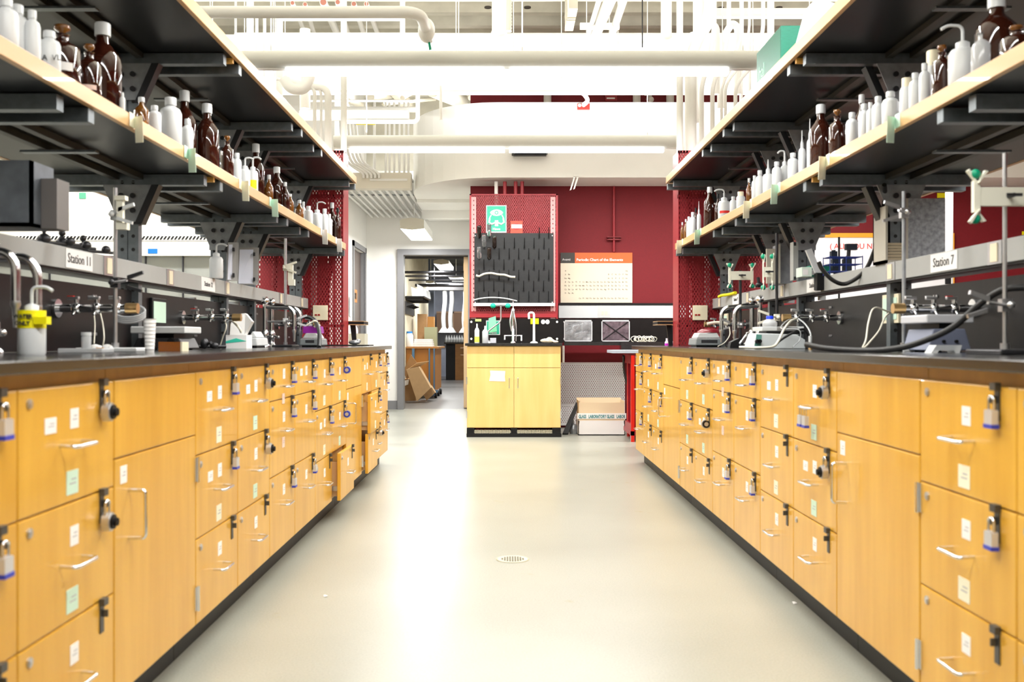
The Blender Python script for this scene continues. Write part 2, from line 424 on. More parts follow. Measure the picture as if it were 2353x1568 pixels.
# padlocks: separate things. frame: origin at top of shackle
def padlock_parts(kind):
    P = []
    sh = MB().tube(fillet([(-.012, -.013, -.040), (-.012, -.013, 0), (-.012, .013, 0), (-.012, .013, -.040)], .012, 6), .0034, 8)
    P.append(tmpl(sh, 'shackle', chrome))
    if kind == 'key':
        P.append(tmpl(MB().box(-.020, -.004, -.019, .019, -.068, -.034).box(-.0205, -.0035, -.016, .016, -.0345, -.032), 'lock_body', mat('lock_silver', (.66, .68, .73), .3, .5)))
        P.append(tmpl(MB().box(-.0215, -.0025, -.0205, .0205, -.076, -.066), 'bumper', blue))
    elif kind == 'dial':
        P.append(tmpl(MB().cyl((-.024, 0, -.055), (-.004, 0, -.055), .025, 24).cyl((-.0255, 0, -.055), (-.024, 0, -.055), .022, 24), 'lock_body', steel))
        P.append(tmpl(MB().cyl((-.031, 0, -.055), (-.0255, 0, -.055), .019, 24).cyl((-.040, 0, -.055), (-.031, 0, -.055), .011, 12).box(-.0412, -.040, -.001, .001, -.064, -.046), 'dial', blackp))
    else:   # round lock turned towards the aisle end, face to the near side
        P.append(tmpl(MB().cyl((-.016, -.009, -.058), (-.016, .009, -.058), .026, 24), 'lock_body', steel))
        P.append(tmpl(MB().cyl((-.016, -.014, -.058), (-.016, -.009, -.058), .022, 24).cyl((-.016, .009, -.058), (-.016, .014, -.058), .022, 24), 'dial_ring', blue if kind == 'ring' else blackp))
        P.append(tmpl(MB().cyl((-.016, -.017, -.058), (-.016, -.014, -.058), .012, 16).cyl((-.016, .014, -.058), (-.016, .017, -.058), .012, 16), 'dial', steel))
    return P
def shrink(ps, f=.86):
    for p in ps:
        for v in p.data.vertices: v.co *= f
    return ps
LOCKT = {k: shrink(padlock_parts(k)) for k in ('key', 'dial', 'ring', 'ringb')}
LOCKN = {'key': 'silver padlock with a blue base', 'dial': 'round padlock with black dial', 'ring': 'round padlock with a blue dial ring', 'ringb': 'round padlock with a black dial ring'}
ROWN = ['top', 'middle', 'bottom']
def padlock(s, wloc, kind, label):
    t = thing('padlock', wloc, label, 'padlock', 'padlocks on the drawers of the %s bench' % SIDE[s]['n'])
    for p in LOCKT[kind]: part_copy(p, t, wloc, 0 if s > 0 else PI)
    return t

LOCKS = {(-1, 0): ['key', 'key', None], (-1, 1): ['dial', 'dial', None], (-1, 2): ['key', 'key', None], (-1, 3): ['dial', 'dial', None],
 (-1, 4): ['key', 'key', 'key'], (-1, 5): ['key', 'key', 'key'], (-1, 6): ['key', 'key', None], (-1, 7): ['ring', 'ring', None],
 (-1, 8): [None, None, None], (-1, 9): ['key', 'key', 'dial'], (-1, 10): ['key', 'key', 'key'],
 (1, 0): [None]*3, (1, 1): ['key', 'key', None], (1, 2): [None]*3, (1, 3): [None, None, None], (1, 4): ['key', 'key', 'key'], (1, 5): ['key', 'key', 'key'],
 (1, 6): ['dial', 'ringb', None], (1, 7): ['key', 'key', None], (1, 8): ['key', 'key', None], (1, 9): ['key', 'key', None], (1, 10): ['key', 'key', 'key']}
LOCKS[(1, 2)] = ['dial', 'dial', None]
OPEN = {(-1, 7, 2): .045, (-1, 8, 1): .055, (-1, 8, 2): .040}

def drawer(s, cab, col, row, y0, y1, z0, z1):
    S = SIDE[s]; X = S['X']-OPEN.get((s, col, row), 0); rz = 0 if s > 0 else PI
    g = .002
    b = MB(); b.box(s*X, s*(X+.019), y0+g, y1-g, z0, z1)
    o = b.build('drawer', maple, cab, bevel=.003)
    if OPEN.get((s, col, row)):
        MB().box(s*(X+.019), s*(S['X']+.12), y0+.03, y0+.042, z0+.02, z1-.05).box(s*(X+.019), s*(S['X']+.12), y1-.042, y1-.03, z0+.02, z1-.05).build('drawer_side', mapler, o)
        MB().box(s*(X+.019), s*(S['X']+.12), y0+.018, y0+.028, z0+.05, z0+.075).build('slide_rail', steel, o)
    yc = (y0+y1)/2; h = z1-z0; zc = (z0+z1)/2
    hz = zc + (.0 if h > .2 else -.02)
    if h > .27: hz = z1-.125
    part_copy(T_PULL, o, (s*X, yc, hz), rz)
    part_copy(T_KEY, o, (s*X, yc + s*.185, z1-.028), rz)
    part_copy(T_HASP, o, (s*X, yc - s*.155, z1-.004), rz)
    rnd = random.random()
    part_copy(T_LW, o, (s*X, yc - s*.015, hz+.052 if h > .2 else hz+.05), rz)
    if row == 0 and col in ((1, 2, 3, 5, 8) if s < 0 else (3, 5, 8)): part_copy(T_LW2, o, (s*X, yc + s*.095, hz+.045), rz)
    if row == 1 and col in (2, 6): part_copy(T_LW2, o, (s*X, yc + s*.085, hz+.045), rz)
    if row < 2 and h > .2 and col not in (4, 5, 10):
        part_copy((T_LG if (col % 2 == 1) else T_LC) if s < 0 else (T_LC if col in (0, 1, 3, 5) else T_LG), o, (s*X, yc-s*.005, hz-.082), rz)
    if col == 4 and s < 0 or col == 5 and s > 0:
        if row < 2: part_copy(T_LP, o, (s*X, yc-s*.005, hz-.052), rz)
    k = LOCKS[(s, col)][row]
    if k:
        padlock(s, (s*(X-.004), yc - s*.155, z1-.020), k, '%s, %s drawer, %s column of %s bench' % (LOCKN[k], ROWN[row], ORD[col], S['n']))
    return o
def colstart(s, c):
    o = SIDE[s]['off']
    if c < 2: return 1.409+o+c*COLW
    if c < 8: return 2.934+o+(c-2)*COLW
    return 6.286+o+(c-8)*COLW
def cabinet(s, c0, c1, label):
    S = SIDE[s]; y0 = colstart(s, c0); y1 = colstart(s, c1)+COLW
    cab = thing('drawer_cabinet', (s*(S['X']+.3), (y0+y1)/2, 0), label, 'cabinet', 'maple drawer cabinets of the two benches')
    b = MB().box(s*(S['X']+.0205), s*(S['X']+.58), y0+.001, y1-.001, .1, BT-BTH-.001)
    b.build('body', mapleb, cab)
    MB().box(s*(S['X']+.065), s*(S['X']+.55), y0+.001, y1-.001, 0, .1).build('toe_kick', blackp, cab)
    for c in range(c0, c1+1):
        rows = ROWS_B if (c in (4, 5, 10)) else ROWS_A
        for r, (za, zb) in enumerate(rows):
            drawer(s, cab, c, r, colstart(s, c), colstart(s, c)+COLW, zb, za)
    return cab
def door_cabinet(s, y0, label, handle=True):
    S = SIDE[s]; y1 = y0+.608; X = S['X']; rz = 0 if s > 0 else PI
    cab = thing('door_cabinet', (s*(X+.3), (y0+y1)/2, 0), label, 'cabinet', 'maple door cabinets of the two benches')
    MB().box(s*(X+.0205), s*(X+.58), y0+.001, y1-.001, .1, BT-BTH-.001).build('body', mapleb, cab)
    MB().box(s*(X+.065), s*(X+.55), y0+.001, y1-.001, 0, .1).build('toe_kick', blackp, cab)
    MB().box(s*X, s*(X+.019), y0+.002, y1-.002, .668, .851).build('top_panel', maple, cab, bevel=.003)
    d = MB().box(s*X, s*(X+.019), y0+.002, y1-.002, .105, .665).build('door', maple, cab, bevel=.003)
    near = y0 if s < 0 else y1          # handle side: left when facing
    part_copy(T_DPULL, d, (s*X, near+(.085 if s < 0 else -.085), .525), rz)
    far = y1 if s < 0 else y0
    for hz in (.565, .185):
        part_copy(T_HINGE, d, (s*X, far+(.0 if s < 0 else 0), hz), rz)
    part_copy(T_LW, d, (s*X, near+(.055 if s < 0 else -.055), .625), rz)
    return cab
POSN = ['nearest the camera', 'second from the camera', 'third from the camera', 'fourth from the camera', 'fifth from the camera', 'at the far end']
for s in (-1, 1):
    n = SIDE[s]['n']; o = SIDE[s]['off']
    for i, (a, b_) in enumerate([(0, 1), (2, 3), (4, 5), (6, 7), (8, 9), (10, 10)]):
        ex = {0: 'with three rows', 1: 'with three even rows', 2: 'with a shallow top row', 3: 'with three rows', 4: 'with three rows', 5: 'one column wide'}[i]
        if s < 0 and i in (3, 4): ex = 'with a drawer left ajar' if i == 3 else 'with two drawers pulled open'
        cabinet(s, a, b_, 'maple drawer cabinet %s, %s in the %s bench' % (ex, POSN[i], n))
    door_cabinet(s, 2.325+o, 'maple cabinet with one tall door, nearer one of the two in the %s bench' % n)
    door_cabinet(s, 5.678+o, 'maple cabinet with one door, farther one of the two in the %s bench' % n)
    S = SIDE[s]
    yE = 7.657+o
    # apron strip and end panel, far side cabinets of the island
    isl = MB().box(s*(S['X']+.585), s*(2*S['C']-S['X']), .6, yE, .1, BT-BTH-.002).box(s*(S['X']+.585), s*(2*S['C']-S['X']-.06), .6, yE-.04, 0, .1)
    tag(isl.build('island_core', mapleb), 'plain maple back half of the %s bench island under the counter' % n, 'cabinet')
    tp = MB().box(s*S['E'], s*(2*S['C']-S['E']), .6, yE+.04, BT-BTH, BT)
    tag(tp.build('countertop', resin, bevel=.003), 'long black resin countertop of the %s bench' % n, 'countertop', 'black countertops')
    # black splash panel and raceway
    pnl = MB(); pnl.box(s*(S['C']-.015), s*(S['C']+.015), .7, 7.35+o, BT+.001, 1.150)
    spl = pnl.build('bench_divider', resinm)
    tag(spl, 'long black upright panel along the middle of the %s bench' % n, 'panel', 'black bench panels')
    bt = MB()
    for y in [1.5, 2.7, 3.7, 4.9, 6.1, 7.0]:
        for zz in (.97, 1.11):
            for dy in (-.012, .012):
                bt.cyl((s*(S['C']-.016), y+dy, zz), (s*(S['C']-.020), y+dy, zz), .006, 10)
    bt.build('bolt', steel, spl)
    rf = S['C']-.06
    rc = thing('cable_raceway', (s*S['C'], 4, 1.187), 'long grey electrical raceway with outlets above the %s bench panel' % n, 'raceway', 'grey raceways')
    yEnd = 7.46+o
    MB().box(s*rf, s*(S['C']+.06), .9, yEnd, 1.187, 1.262).build('channel', race, rc, bevel=.002)
    MB().box(s*(rf-.002), s*rf, .9, yEnd, 1.187, 1.189).box(s*(rf+.004), s*(S['C']+.05), .9, yEnd, 1.180, 1.187).build('under_lip', blackp, rc)
    oy = [2.74, 3.72, 4.40, 5.30, 6.55, 7.22] if s < 0 else [2.6, 3.16, 4.02, 4.95, 5.6, 6.4, 7.25]
    for y in oy:
        ob = MB().box(s*(rf-.004), s*rf, y-.045, y+.045, 1.188, 1.261, 0).build('outlet_plate', steel, rc)
        oo = MB().box(s*(rf-.007), s*(rf-.004), y-.022, y+.022, 1.195, 1.254)
        oo.build('outlet', ivory, ob)

# two padlocks hanging from one handle, right bench
for i, dy in enumerate((.02, -.03)):
    S = SIDE[1]; yc = colstart(1, 2)+COLW/2; X = S['X']
    padlock(1, (X-.026, yc+dy, .728), 'key', '%s blue-based padlock hanging on the top handle, third column, right bench' % ('farther' if i == 0 else 'nearer'))

# ---- shelves and their strut frames
ZL0, ZL1, ZU0, ZU1 = 1.626, 1.672, 2.122, 2.170
SH = {-1: dict(l=1.204, u=1.124), 1: dict(l=1.255, u=1.187)}
POSTS = [1.45, 2.76, 4.09, 5.37, 5.96, 7.31]
T_BOLT = None
for s in (-1, 1):
    S = SIDE[s]; n = S['n']; Cn = S['C']
    for nm, z0, z1, xf in (('lower', ZL0, ZL1, SH[s]['l']), ('upper', ZU0, ZU1, SH[s]['u'])):
        t = thing('reagent_shelf', (s*Cn, 4.2, z0), 'long black %s shelf with a maple front edge over the %s bench' % (nm, n), 'shelf', 'long bench shelves')
        xb = 2*Cn-xf
        MB().box(s*(xf+.019), s*(xb-.019), .8, 7.42, z0+.002, z1-.001).build('shelf_board', lamb, t)
        MB().box(s*xf, s*(xf+.019), .8, 7.42, z0, z1).build('front_edge', mapler, t, bevel=.002)
        MB().box(s*(xb-.019), s*xb, .8, 7.42, z0, z1).build('back_edge', mapler, t)
        MB().box(s*xf, s*xb, 7.42, 7.438, z0, z1).build('end_edge', mapler, t)
        # wooden cleats between arms
        for y in (4.16,):
            MB().box(s*(xf+.02), s*(xf+.16), y-.01, y+.01, z0-.018, z0+.002).build('cleat', mat('cleat_wood', (.70, .38, .08), .5), t)
        # twin rails under the board, cross bars
        rl = MB()
        for dx in (-.05, .05):
            rl.box(s*(Cn+dx)-.014, s*(Cn+dx)+.014, .9, 7.3, z0-.022, z0+.001)
        rl.build('twin_rail', mat('rail_dark', (.05, .047, .042), .5, .5), t)
        for y in [2.15, 3.45, 4.75, 6.65]:
            MB().box(s*(Cn-.13), s*(Cn+.13), y-.018, y+.018, z0-.03, z0-.022).build('cross_bar', strut, t)
    for i, y in enumerate(POSTS[1:]):
        t = thing('shelf_support', (s*Cn, y, BT), 'grey perforated strut post carrying both shelves, %s along the %s bench' % (['nearest the camera', 'second from the camera', 'third from the camera', 'fourth from the camera', 'at the far end'][i], n), 'shelf support', 'strut posts of the benches')
        for k, dx in enumerate((-.0225, .0225)):
            xa = s*Cn+dx
            p = MB().box(xa-.021, xa+.021, y-.02, y+.02, BT, ZU0-.045).build('post_channel', strut, t)
            h = MB()
            zz = BT+.08
            while zz < ZU0-.1:
                h.cyl((xa, y-.0206, zz), (xa, y-.0212, zz), .0075, 10); zz += .055
            h.build('hole_row', strutd, p)
        for nm, z0, xf in (('lower', ZL0, SH[s]['l']), ('upper', ZU0, SH[s]['u'])):
            half = (Cn-xf-.035)
            a = MB().box(s*Cn-half, s*Cn+half, y-.021, y+.021, z0-.044, z0-.001)
            a.box(s*Cn-half-.0005, s*Cn+half+.0005, y-.0215, y-.021, z0-.034, z0-.030).box(s*Cn-half, s*Cn+half, y-.0215, y-.021, z0-.012, z0-.009)
            a.build('arm', strut, t, bevel=.002)
            half += .02
            MB().box(s*Cn-half, s*Cn+half, y+.14, y+.182, z0-.044, z0-.001).build('arm', strut, t, bevel=.002)
            g0 = z0-.044
            for yy in (y-.027, ):
                gp = MB().prism([(s*Cn-.10, g0), (s*Cn+.10, g0), (s*Cn+.048, g0-.125), (s*Cn+.048, g0-.15), (s*Cn-.048, g0-.15), (s*Cn-.048, g0-.125)], 'y', yy, yy+.006)
                gg = gp.build('gusset_plate', galv, t)
                bb = MB()
                for dx in (-.024, .024):
                    for dz in (-.045, -.105): bb.cyl((s*Cn+dx, yy, g0+dz), (s*Cn+dx, yy-.008, g0+dz), .011, 12)
                bb.build('bolt_heads', darkm, gg)
            br = MB(); br.plate((s*(Cn-.13), y+.02, g0), (s*(Cn-.10), y+.02, g0), (s*(Cn-.03), y+.02, g0-.16), (s*(Cn-.06), y+.02, g0-.16), .05)
            br.build('diagonal_brace', darkm, t)

# ---- red mesh end frames at the far end of the benches
for s in (-1, 1):
    S = SIDE[s]; n = S['n']; o = S['off']
    xi = 1.233 if s < 0 else 1.290
    xo = 2*S['C']-xi+.05
    y0, y1 = 7.50, 7.74
    t = thing('mesh_end_frame', (s*S['C'], y0, BT), 'tall red perforated metal service column at the far end of the %s bench' % n, 'service column', 'red service columns')
    MB().box(s*xi, s*(xi+.006), y0, y1, BT, 2.38).build('side_plate', redp, t)
    MB().box(s*(xi+.006), s*(xi+.075), y0, y0+.006, BT, 2.38).build('corner_post', redmesh, t)
    MB().box(s*(xi+.006), s*(xi+.012), y0, y1, BT, 2.38).box(s*(xi+.06), s*(xi+.08), y0+.004, y0+.03, BT, 2.38).build('corner_post', redp, t)
    MB().box(s*(xi+.075), s*xo, y0+.001, y0+.004, BT, 2.38).build('mesh_panel', redmesh, t)
    MB().box(s*(xi+.16), s*xo, y1-.004, y1, BT, 2.36).build('back_plate', redp, t)
    MB().box(s*xi, s*xo, y0, y0+.02, 2.36, 2.38).box(s*xi, s*xo, y0+.004, y0+.03, 2.02, 2.05).box(s*xi, s*xo, y0+.004, y0+.03, 1.05, 1.07).build('cross_rail', redp, t)
    # pipes inside the column
    pc = [redp, white, steel, redp, redp]
    for k, px in enumerate((xi+.14, xi+.24, xi+.34, xi+.43, xi+.54)):
        MB().tube(smooth([(s*px, 7.6, BT), (s*px, 7.6, 1.35), (s*(px+.03*((k % 3)-1)), 7.62, 1.6), (s*(px+.03*((k % 3)-1)), 7.62, 2.38)]), .022, 10).build('service_pipe', pc[k], t)
    # ivory outlet plate with red sockets
    ox = X_(735, 7.47) if s < 0 else X_(1610, 7.47)
    z = Z_(719, 7.47)
    q = thing('wall_plate', (ox, 7.49, z-.056), 'square ivory outlet plate with two red sockets on the %s red mesh column' % n, 'outlet plate', 'ivory outlet plates')
    MB().box(ox-.056, ox+.056, 7.484, 7.498, z-.056, z+.056).build('plate', ivory, q, bevel=.003)
    MB().box(ox-.040, ox-.024, 7.481, 7.484, z-.022, z-.010).box(ox-.018, ox-.002, 7.481, 7.484, z-.022, z-.010).build('red_socket', mat('socket_red', (.35, .01, .01), .4), q)
    # little wall shelf beyond (black slab, maple edges)
    d = 7.74
    xa, xb_ = (X_(789, d), X_(836, d)) if s < 0 else (X_(1511, d), X_(1558, d))
    z0, z1 = Z_(747, d), Z_(738, d)
    q = thing('fold_down_shelf', ((xa+xb_)/2, d, z0), 'short black shelf with maple edge jutting from the %s red column' % n, 'shelf', 'short column shelves')
    MB().box(xa, xb_, d-.0, d+.25, z0+.004, z1-.004).build('board', blackp, q)
    MB().box(xa, xb_, d-.002, d+.25, z1-.004, z1).box(xa, xb_, d-.002, d+.25, z0, z0+.004).build('edge_strip', mapler, q)
    cx = X_(808, d) if s < 0 else X_(1540, d)
    MB().plate((cx-.02, d+.05, z0), (cx+.02, d+.05, z0), (cx+.03+(-.0), d+.05, BT-.0), (cx+.0, d+.05, BT), .03).build('bracket', blackp, q)

# signs on the raceway
def race_sign(s, y0, y1, txt, label, z0=1.193, z1=1.258, fs=.034):
    rf = SIDE[s]['C']-.06
    t = thing('station_sign', (s*rf, (y0+y1)/2, z0), label, 'sign', 'station signs on the raceways')
    MB().box(s*(rf-.003), s*rf, y0, y1, z0, z1).build('card', paper, t)
    m_ = MB(); ym = (y0+y1)/2
    text_mb(m_, txt, (s*(rf-.0035), ym, (z0+z1)/2), fs, ux=(0, -s, 0), uy=(0, 0, 1), center=True)
    m_.build('lettering', ink, t)
def yof(px, s): return D_(px, SIDE[s]['C']-.06)
race_sign(-1, yof(150, -1), yof(211, -1), 'Station 11', 'white card reading Station 11 on the left raceway', fs=.047)
race_sign(-1, yof(462, -1), yof(493, -1), 'Station 12', 'smaller white station card on the left raceway, farther from camera')
race_sign(1, yof(2201, 1), yof(2140, 1), 'Station 7', 'white card reading Station 7 on the right raceway', fs=.047)
race_sign(1, yof(1885, 1), yof(1855, 1), 'Station 8', 'white station card half hidden by a grey box, right raceway')
race_sign(1, yof(1700, 1), yof(1684, 1), 'Station 9', 'small white station card at the far end of the right raceway')

# ================================================================== BOTTLES ON THE LOWER SHELVES
def bottle(kind, c, h, r, label, group, M2=None, name='bottle'):
    x, y, z = c
    if kind in ('amber', 'amber_small', 'dark'):
        t = thing('reagent_bottle', c, label, 'bottle', group)
        g = amber if kind != 'amber_small' else amberl
        body = [(r*.9, 0), (r, .01), (r, h*.56), (r*.93, h*.63), (r*.6, h*.72), (r*.36, h*.78), (r*.33, h*.88)]
        MB().lathe(c, body, 18).build('glass_body', g, t)
        MB().lathe((x, y, z+h*.86), [(r*.42, 0), (r*.42, h*.13), (r*.38, h*.14)], 16).build('screw_cap', plastw if kind != 'dark' else blackp, t)
    elif kind == 'stopper':
        t = thing('stoppered_bottle', c, label, 'bottle', group)
        MB().lathe(c, [(r*.9, 0), (r, .008), (r, h*.60), (r*.9, h*.68), (r*.45, h*.74), (r*.36, h*.78), (r*.36, h*.84), (r*.44, h*.86)], 18).build('glass_body', amber, t)
        MB().lathe((x, y, z+h*.86), [(r*.22, 0), (r*.18, h*.03), (r*.44, h*.07), (r*.44, h*.13), (r*.2, h*.14)], 14).build('stopper', amberl, t)
    elif kind == 'white':
        t = thing('plastic_bottle', c, label, 'bottle', group)
        MB().lathe(c, [(r*.9, 0), (r, .006), (r, h*.68), (r*.86, h*.76), (r*.45, h*.82), (r*.42, h*.86)], 16).build('bottle_body', plastw, t)
        MB().lathe((x, y, z+h*.84), [(r*.52, 0), (r*.52, h*.15), (r*.47, h*.16)], 14).build('screw_cap', plastw, t)
    elif kind == 'cream':
        t = thing('plastic_bottle', c, label, 'bottle', group)
        MB().lathe(c, [(r*.9, 0), (r, .006), (r, h*.68), (r*.8, h*.76)], 16).build('bottle_body', plastw, t)
        MB().lathe((x, y, z+h*.76), [(r*.7, 0), (r*.7, h*.23), (r*.65, h*.24)], 14).build('screw_cap', ivory, t)
    elif kind == 'wash':
        t = thing('wash_bottle', c, label, 'wash bottle', group)
        hb = h*.66
        MB().lathe(c, [(r*.92, 0), (r, .006), (r, hb*.82), (r*.8, hb*.92), (r*.5, hb*.95)], 16).build('bottle_body', plastw, t)
        MB().lathe((x, y, z+hb*.93), [(r*.5, 0), (r*.5, h*.10), (r*.2, h*.13)], 14).build('screw_cap', plastw, t)
        sg = -1 if x > 0 else 1
        MB().tube(fillet([(x, y, z+hb*.9), (x, y, z+h*.985), (x+sg*r*1.1, y, z+h*.99), (x+sg*r*1.6, y, z+h*.93)], r*.5), [.0045]*0 or .0045, 8).build('spout', plastw, t)
    elif kind == 'nozzle':
        t = thing('squeeze_bottle', c, label, 'squeeze bottle', group)
        hb = h*.6
        MB().lathe(c, [(r*.92, 0), (r, .006), (r, hb*.86), (r*.8, hb*.95), (r*.4, hb)], 14).build('bottle_body', plastw, t)
        MB().lathe((x, y, z+hb), [(r*.45, 0), (r*.42, h*.1), (r*.18, h*.16), (r*.1, h*.39)], 12).build('spout', plastw, t)
    elif kind == 'clear':
        t = thing('glass_bottle', c, label, 'bottle', group)
        MB().lathe(c, [(r*.9, 0), (r, .008), (r, h*.66), (r*.8, h*.76), (r*.4, h*.84), (r*.4, h*.96)], 18).build('glass_body', plastc, t)
        MB().lathe((x, y, z+h*.95), [(r*.5, 0), (r*.5, h*.05)], 12).build('stopper', glass, t)
    return t
KN = {'amber': 'brown glass bottle with white cap', 'amber_small': 'small amber glass bottle', 'dark': 'dark brown bottle with black cap', 'stopper': 'brown glass bottle with glass stopper',
      'white': 'white plastic bottle', 'cream': 'white plastic bottle with cream cap', 'wash': 'white wash bottle with bent spout', 'nozzle': 'white squeeze bottle with pointed tip', 'clear': 'clear glass bottle'}
# (pixel x, pixel y of top, pixel width, kind, extra setback)
BL = [(14, -2, 54, 'white', 0), (40, 12, 50, 'white', .03), (74, 24, 36, 'white', .0), (113, 72, 50, 'white', 0), (143, 58, 80, 'stopper', .03), (205, 102, 54, 'stopper', .02),
      (236, 54, 84, 'amber', .02), (281, 213, 13, 'white', 0), (325, 224, 34, 'amber_small', .02), (355, 243, 30, 'white', 0), (392, 225, 50, 'white', 0), (424, 209, 54, 'amber', .09),
      (431, 274, 26, 'white', 0), (476, 239, 54, 'amber', .02), (522, 312, 30, 'stopper', .0), (545, 352, 20, 'white', 0), (563, 362, 24, 'wash', 0), (581, 361, 24, 'wash', .0),
      (588, 331, 40, 'amber', .09), (618, 402, 20, 'amber_small', .05), (636, 384, 36, 'amber', .03), (655, 419, 20, 'amber', .0), (667, 446, 16, 'amber_small', .0),
      (688, 460, 20, 'amber_small', .04), (697, 464, 12, 'white', .09), (709, 474, 20, 'white', 0), (729, 464, 24, 'wash', 0), (746, 480, 18, 'white', 0), (757, 492, 13, 'white', 0),
      (763, 466, 22, 'amber', .04), (776, 478, 15, 'dark', .0)]
BR = [(2335, 60, 70, 'stopper', .02), (2290, -6, 92, 'amber', .02), (2258, 76, 50, 'clear', 0), (2212, 57, 62, 'wash', 0), (2182, 128, 26, 'stopper', .05), (2164, 104, 44, 'stopper', 0), (2145, 117, 44, 'cream', .08),
      (2125, 146, 26, 'white', 0), (2103, 168, 28, 'white', 0), (2083, 180, 30, 'cream', 0), (2046, 211, 38, 'white', 0), (2018, 222, 28, 'white', 0), (2000, 236, 18, 'white', 0), (1986, 239, 26, 'white', 0),
      (1980, 218, 32, 'amber', .09), (1958, 259, 28, 'white', 0), (1924, 252, 38, 'stopper', 0), (1886, 241, 50, 'amber', .01), (1861, 272, 14, 'nozzle', 0), (1843, 299, 16, 'nozzle', 0),
      (1822, 352, 24, 'white', 0), (1803, 346, 20, 'wash', .05), (1785, 372, 22, 'white', 0), (1765, 366, 24, 'nozzle', 0), (1746, 392, 20, 'white', 0), (1734, 404, 14, 'white', 0), (1721, 410, 13, 'amber_small', .02),
      (1702, 441, 20, 'cream', 0), (1685, 452, 16, 'white', 0), (1664, 435, 28, 'wash', 0), (1650, 446, 16, 'dark', .05), (1631, 430, 28, 'amber', 0), (1606, 462, 10, 'nozzle', 0),
      (1599, 478, 11, 'dark', .05), (1592, 488, 15, 'white', 0), (1583, 498, 12, 'white', 0), (1576, 504, 10, 'amber_small', 0), (1568, 511, 9, 'amber_small', 0)]
for s, L in ((-1, BL), (1, BR)):
    xf = SH[s]['l']; n = SIDE[s]['n']
    for i, (px, py, wd, kind, back) in enumerate(L):
        X = xf+.045+back
        d = D_(px, X); r = wd*d/FPX/2
        X = xf+.022+r+back*1.0; d = D_(px, X); r = wd*d/FPX/2
        h = Z_(py, d)-ZL1
        h = max(h, .05)
        t = bottle(kind, (s*X, d, ZL1), h, r, '%s on the %s lower shelf, %s from the camera end' % (KN[kind], n, ORD[i]), 'bottles on the %s lower shelf' % n)
        x, y, z = s*X, d, ZL1
        def band(za, zb, m_, nm='paper_label', rr=1.02, front=True):
            b_ = MB(); a0 = -PI/2-.9 if not front else -PI/2-1.0
            n_ = 8; vs = []
            for q in range(n_+1):
                a = a0+2.0*q/n_
                vs += [(x+r*rr*math.cos(a), y+r*rr*math.sin(a), z+za*h), (x+r*rr*math.cos(a), y+r*rr*math.sin(a), z+zb*h)]
            b_.add(vs, [(2*q, 2*q+2, 2*q+3, 2*q+1) for q in range(n_)], 0, True); b_.build(nm, m_, t)
        if s < 0 and i == 4: band(.28, .40, paper)
        if s < 0 and i == 5: band(.2, .28, pink_l)
        if s < 0 and i == 11: band(.2, .28, orange)
        if s < 0 and i == 17: band(.1, .35, yellow)
        if s > 0 and i == 29: band(.22, .30, redb)
        if s < 0 and i == 3:
            b_ = MB(); text_mb(b_, 'A  VLS', (x-r*.2, y-r*1.01, z+h*.28), .022, ux=(1,0,0)); b_.build('marker_writing', ink, t)

# tags hanging over the maple edges of the lower shelves
def shelf_tag(s, px, m_, L, label):
    xf = SH[s]['l']; y = D_(px, xf)
    b_ = MB()
    a0 = Vector((s*(xf-.001), y+.018, 0)); a1 = Vector((s*(xf-.044), y-.030, 0)); zz = lambda v, z: (v.x, v.y, z)
    b_.plate(zz(a0, ZL1+.003), (s*(xf-.001), y-.024, ZL1+.003), (s*(xf-.0015), y-.024, ZL0+.004), zz(a0, ZL0+.004), .0015)
    b_.plate(zz(a0, ZL1-.004), zz(a1, ZL1-.010), zz(a1+Vector((-s*.003, 0, 0)), ZL0-L), zz(a0+Vector((-s*.004, 0, 0)), ZL0-L+.008), .0015)
    tag(b_.build('shelf_tag', m_), label, 'tag', 'paper tags on the shelf edges')
for i, (px, m_, L) in enumerate([(303, cream_l, .05), (427, green_l, .055), (552, cream_l, .055), (621, green_l, .055), (738, paper, .06), (772, paper, .06)]):
    shelf_tag(-1, px, m_, L, '%s paper tag hanging on the left shelf edge, %s from the camera' % ({'paper_cream': 'cream', 'paper_green': 'pale green', 'paper': 'white'}[m_.name], ORD[i]))
for i, (px, m_, L) in enumerate([(2062, green_l, .05), (1902, cream_l, .055), (1790, green_l, .055), (1725, cream_l, .055), (1610, green_l, .06), (1568, cream_l, .06)]):
    shelf_tag(1, px, m_, L, '%s paper tag hanging on the right shelf edge, %s from the camera' % ({'paper_cream': 'cream', 'paper_green': 'pale green', 'paper': 'white'}[m_.name], ORD[i]))
# on the upper shelves
d = 4.75; x0 = X_(1742, d); zt = ZU1
gb = thing('green_bin', (1.36, 4.95, ZU1), 'dark green box standing on the right upper shelf', 'box')
MB().box(1.215, 1.47, 4.42, 4.85, ZU1, Z_(58, 4.42)).build('bin_body', mat('bin_green', (.0, .14, .085), .5, noise=.15, nscale=40, stretch=(1, 1, 6)), gb, bevel=.006)
m_ = MB(); text_mb(m_, 'hal', (1.2145, 4.80, ZU1+.03), .09, ux=(0,-1,0)); m_.build('lettering', mat('pale_green', (.35, .65, .50), .5), gb)
m_ = MB().prism([(1.20, ZU1), (1.30, ZU1), (1.32, ZU1+.12), (1.24, ZU1+.15)], 'y', 3.98, 4.15)
tag(m_.build('carton', plastw), 'small pale carton beside the green box on the right upper shelf', 'box')

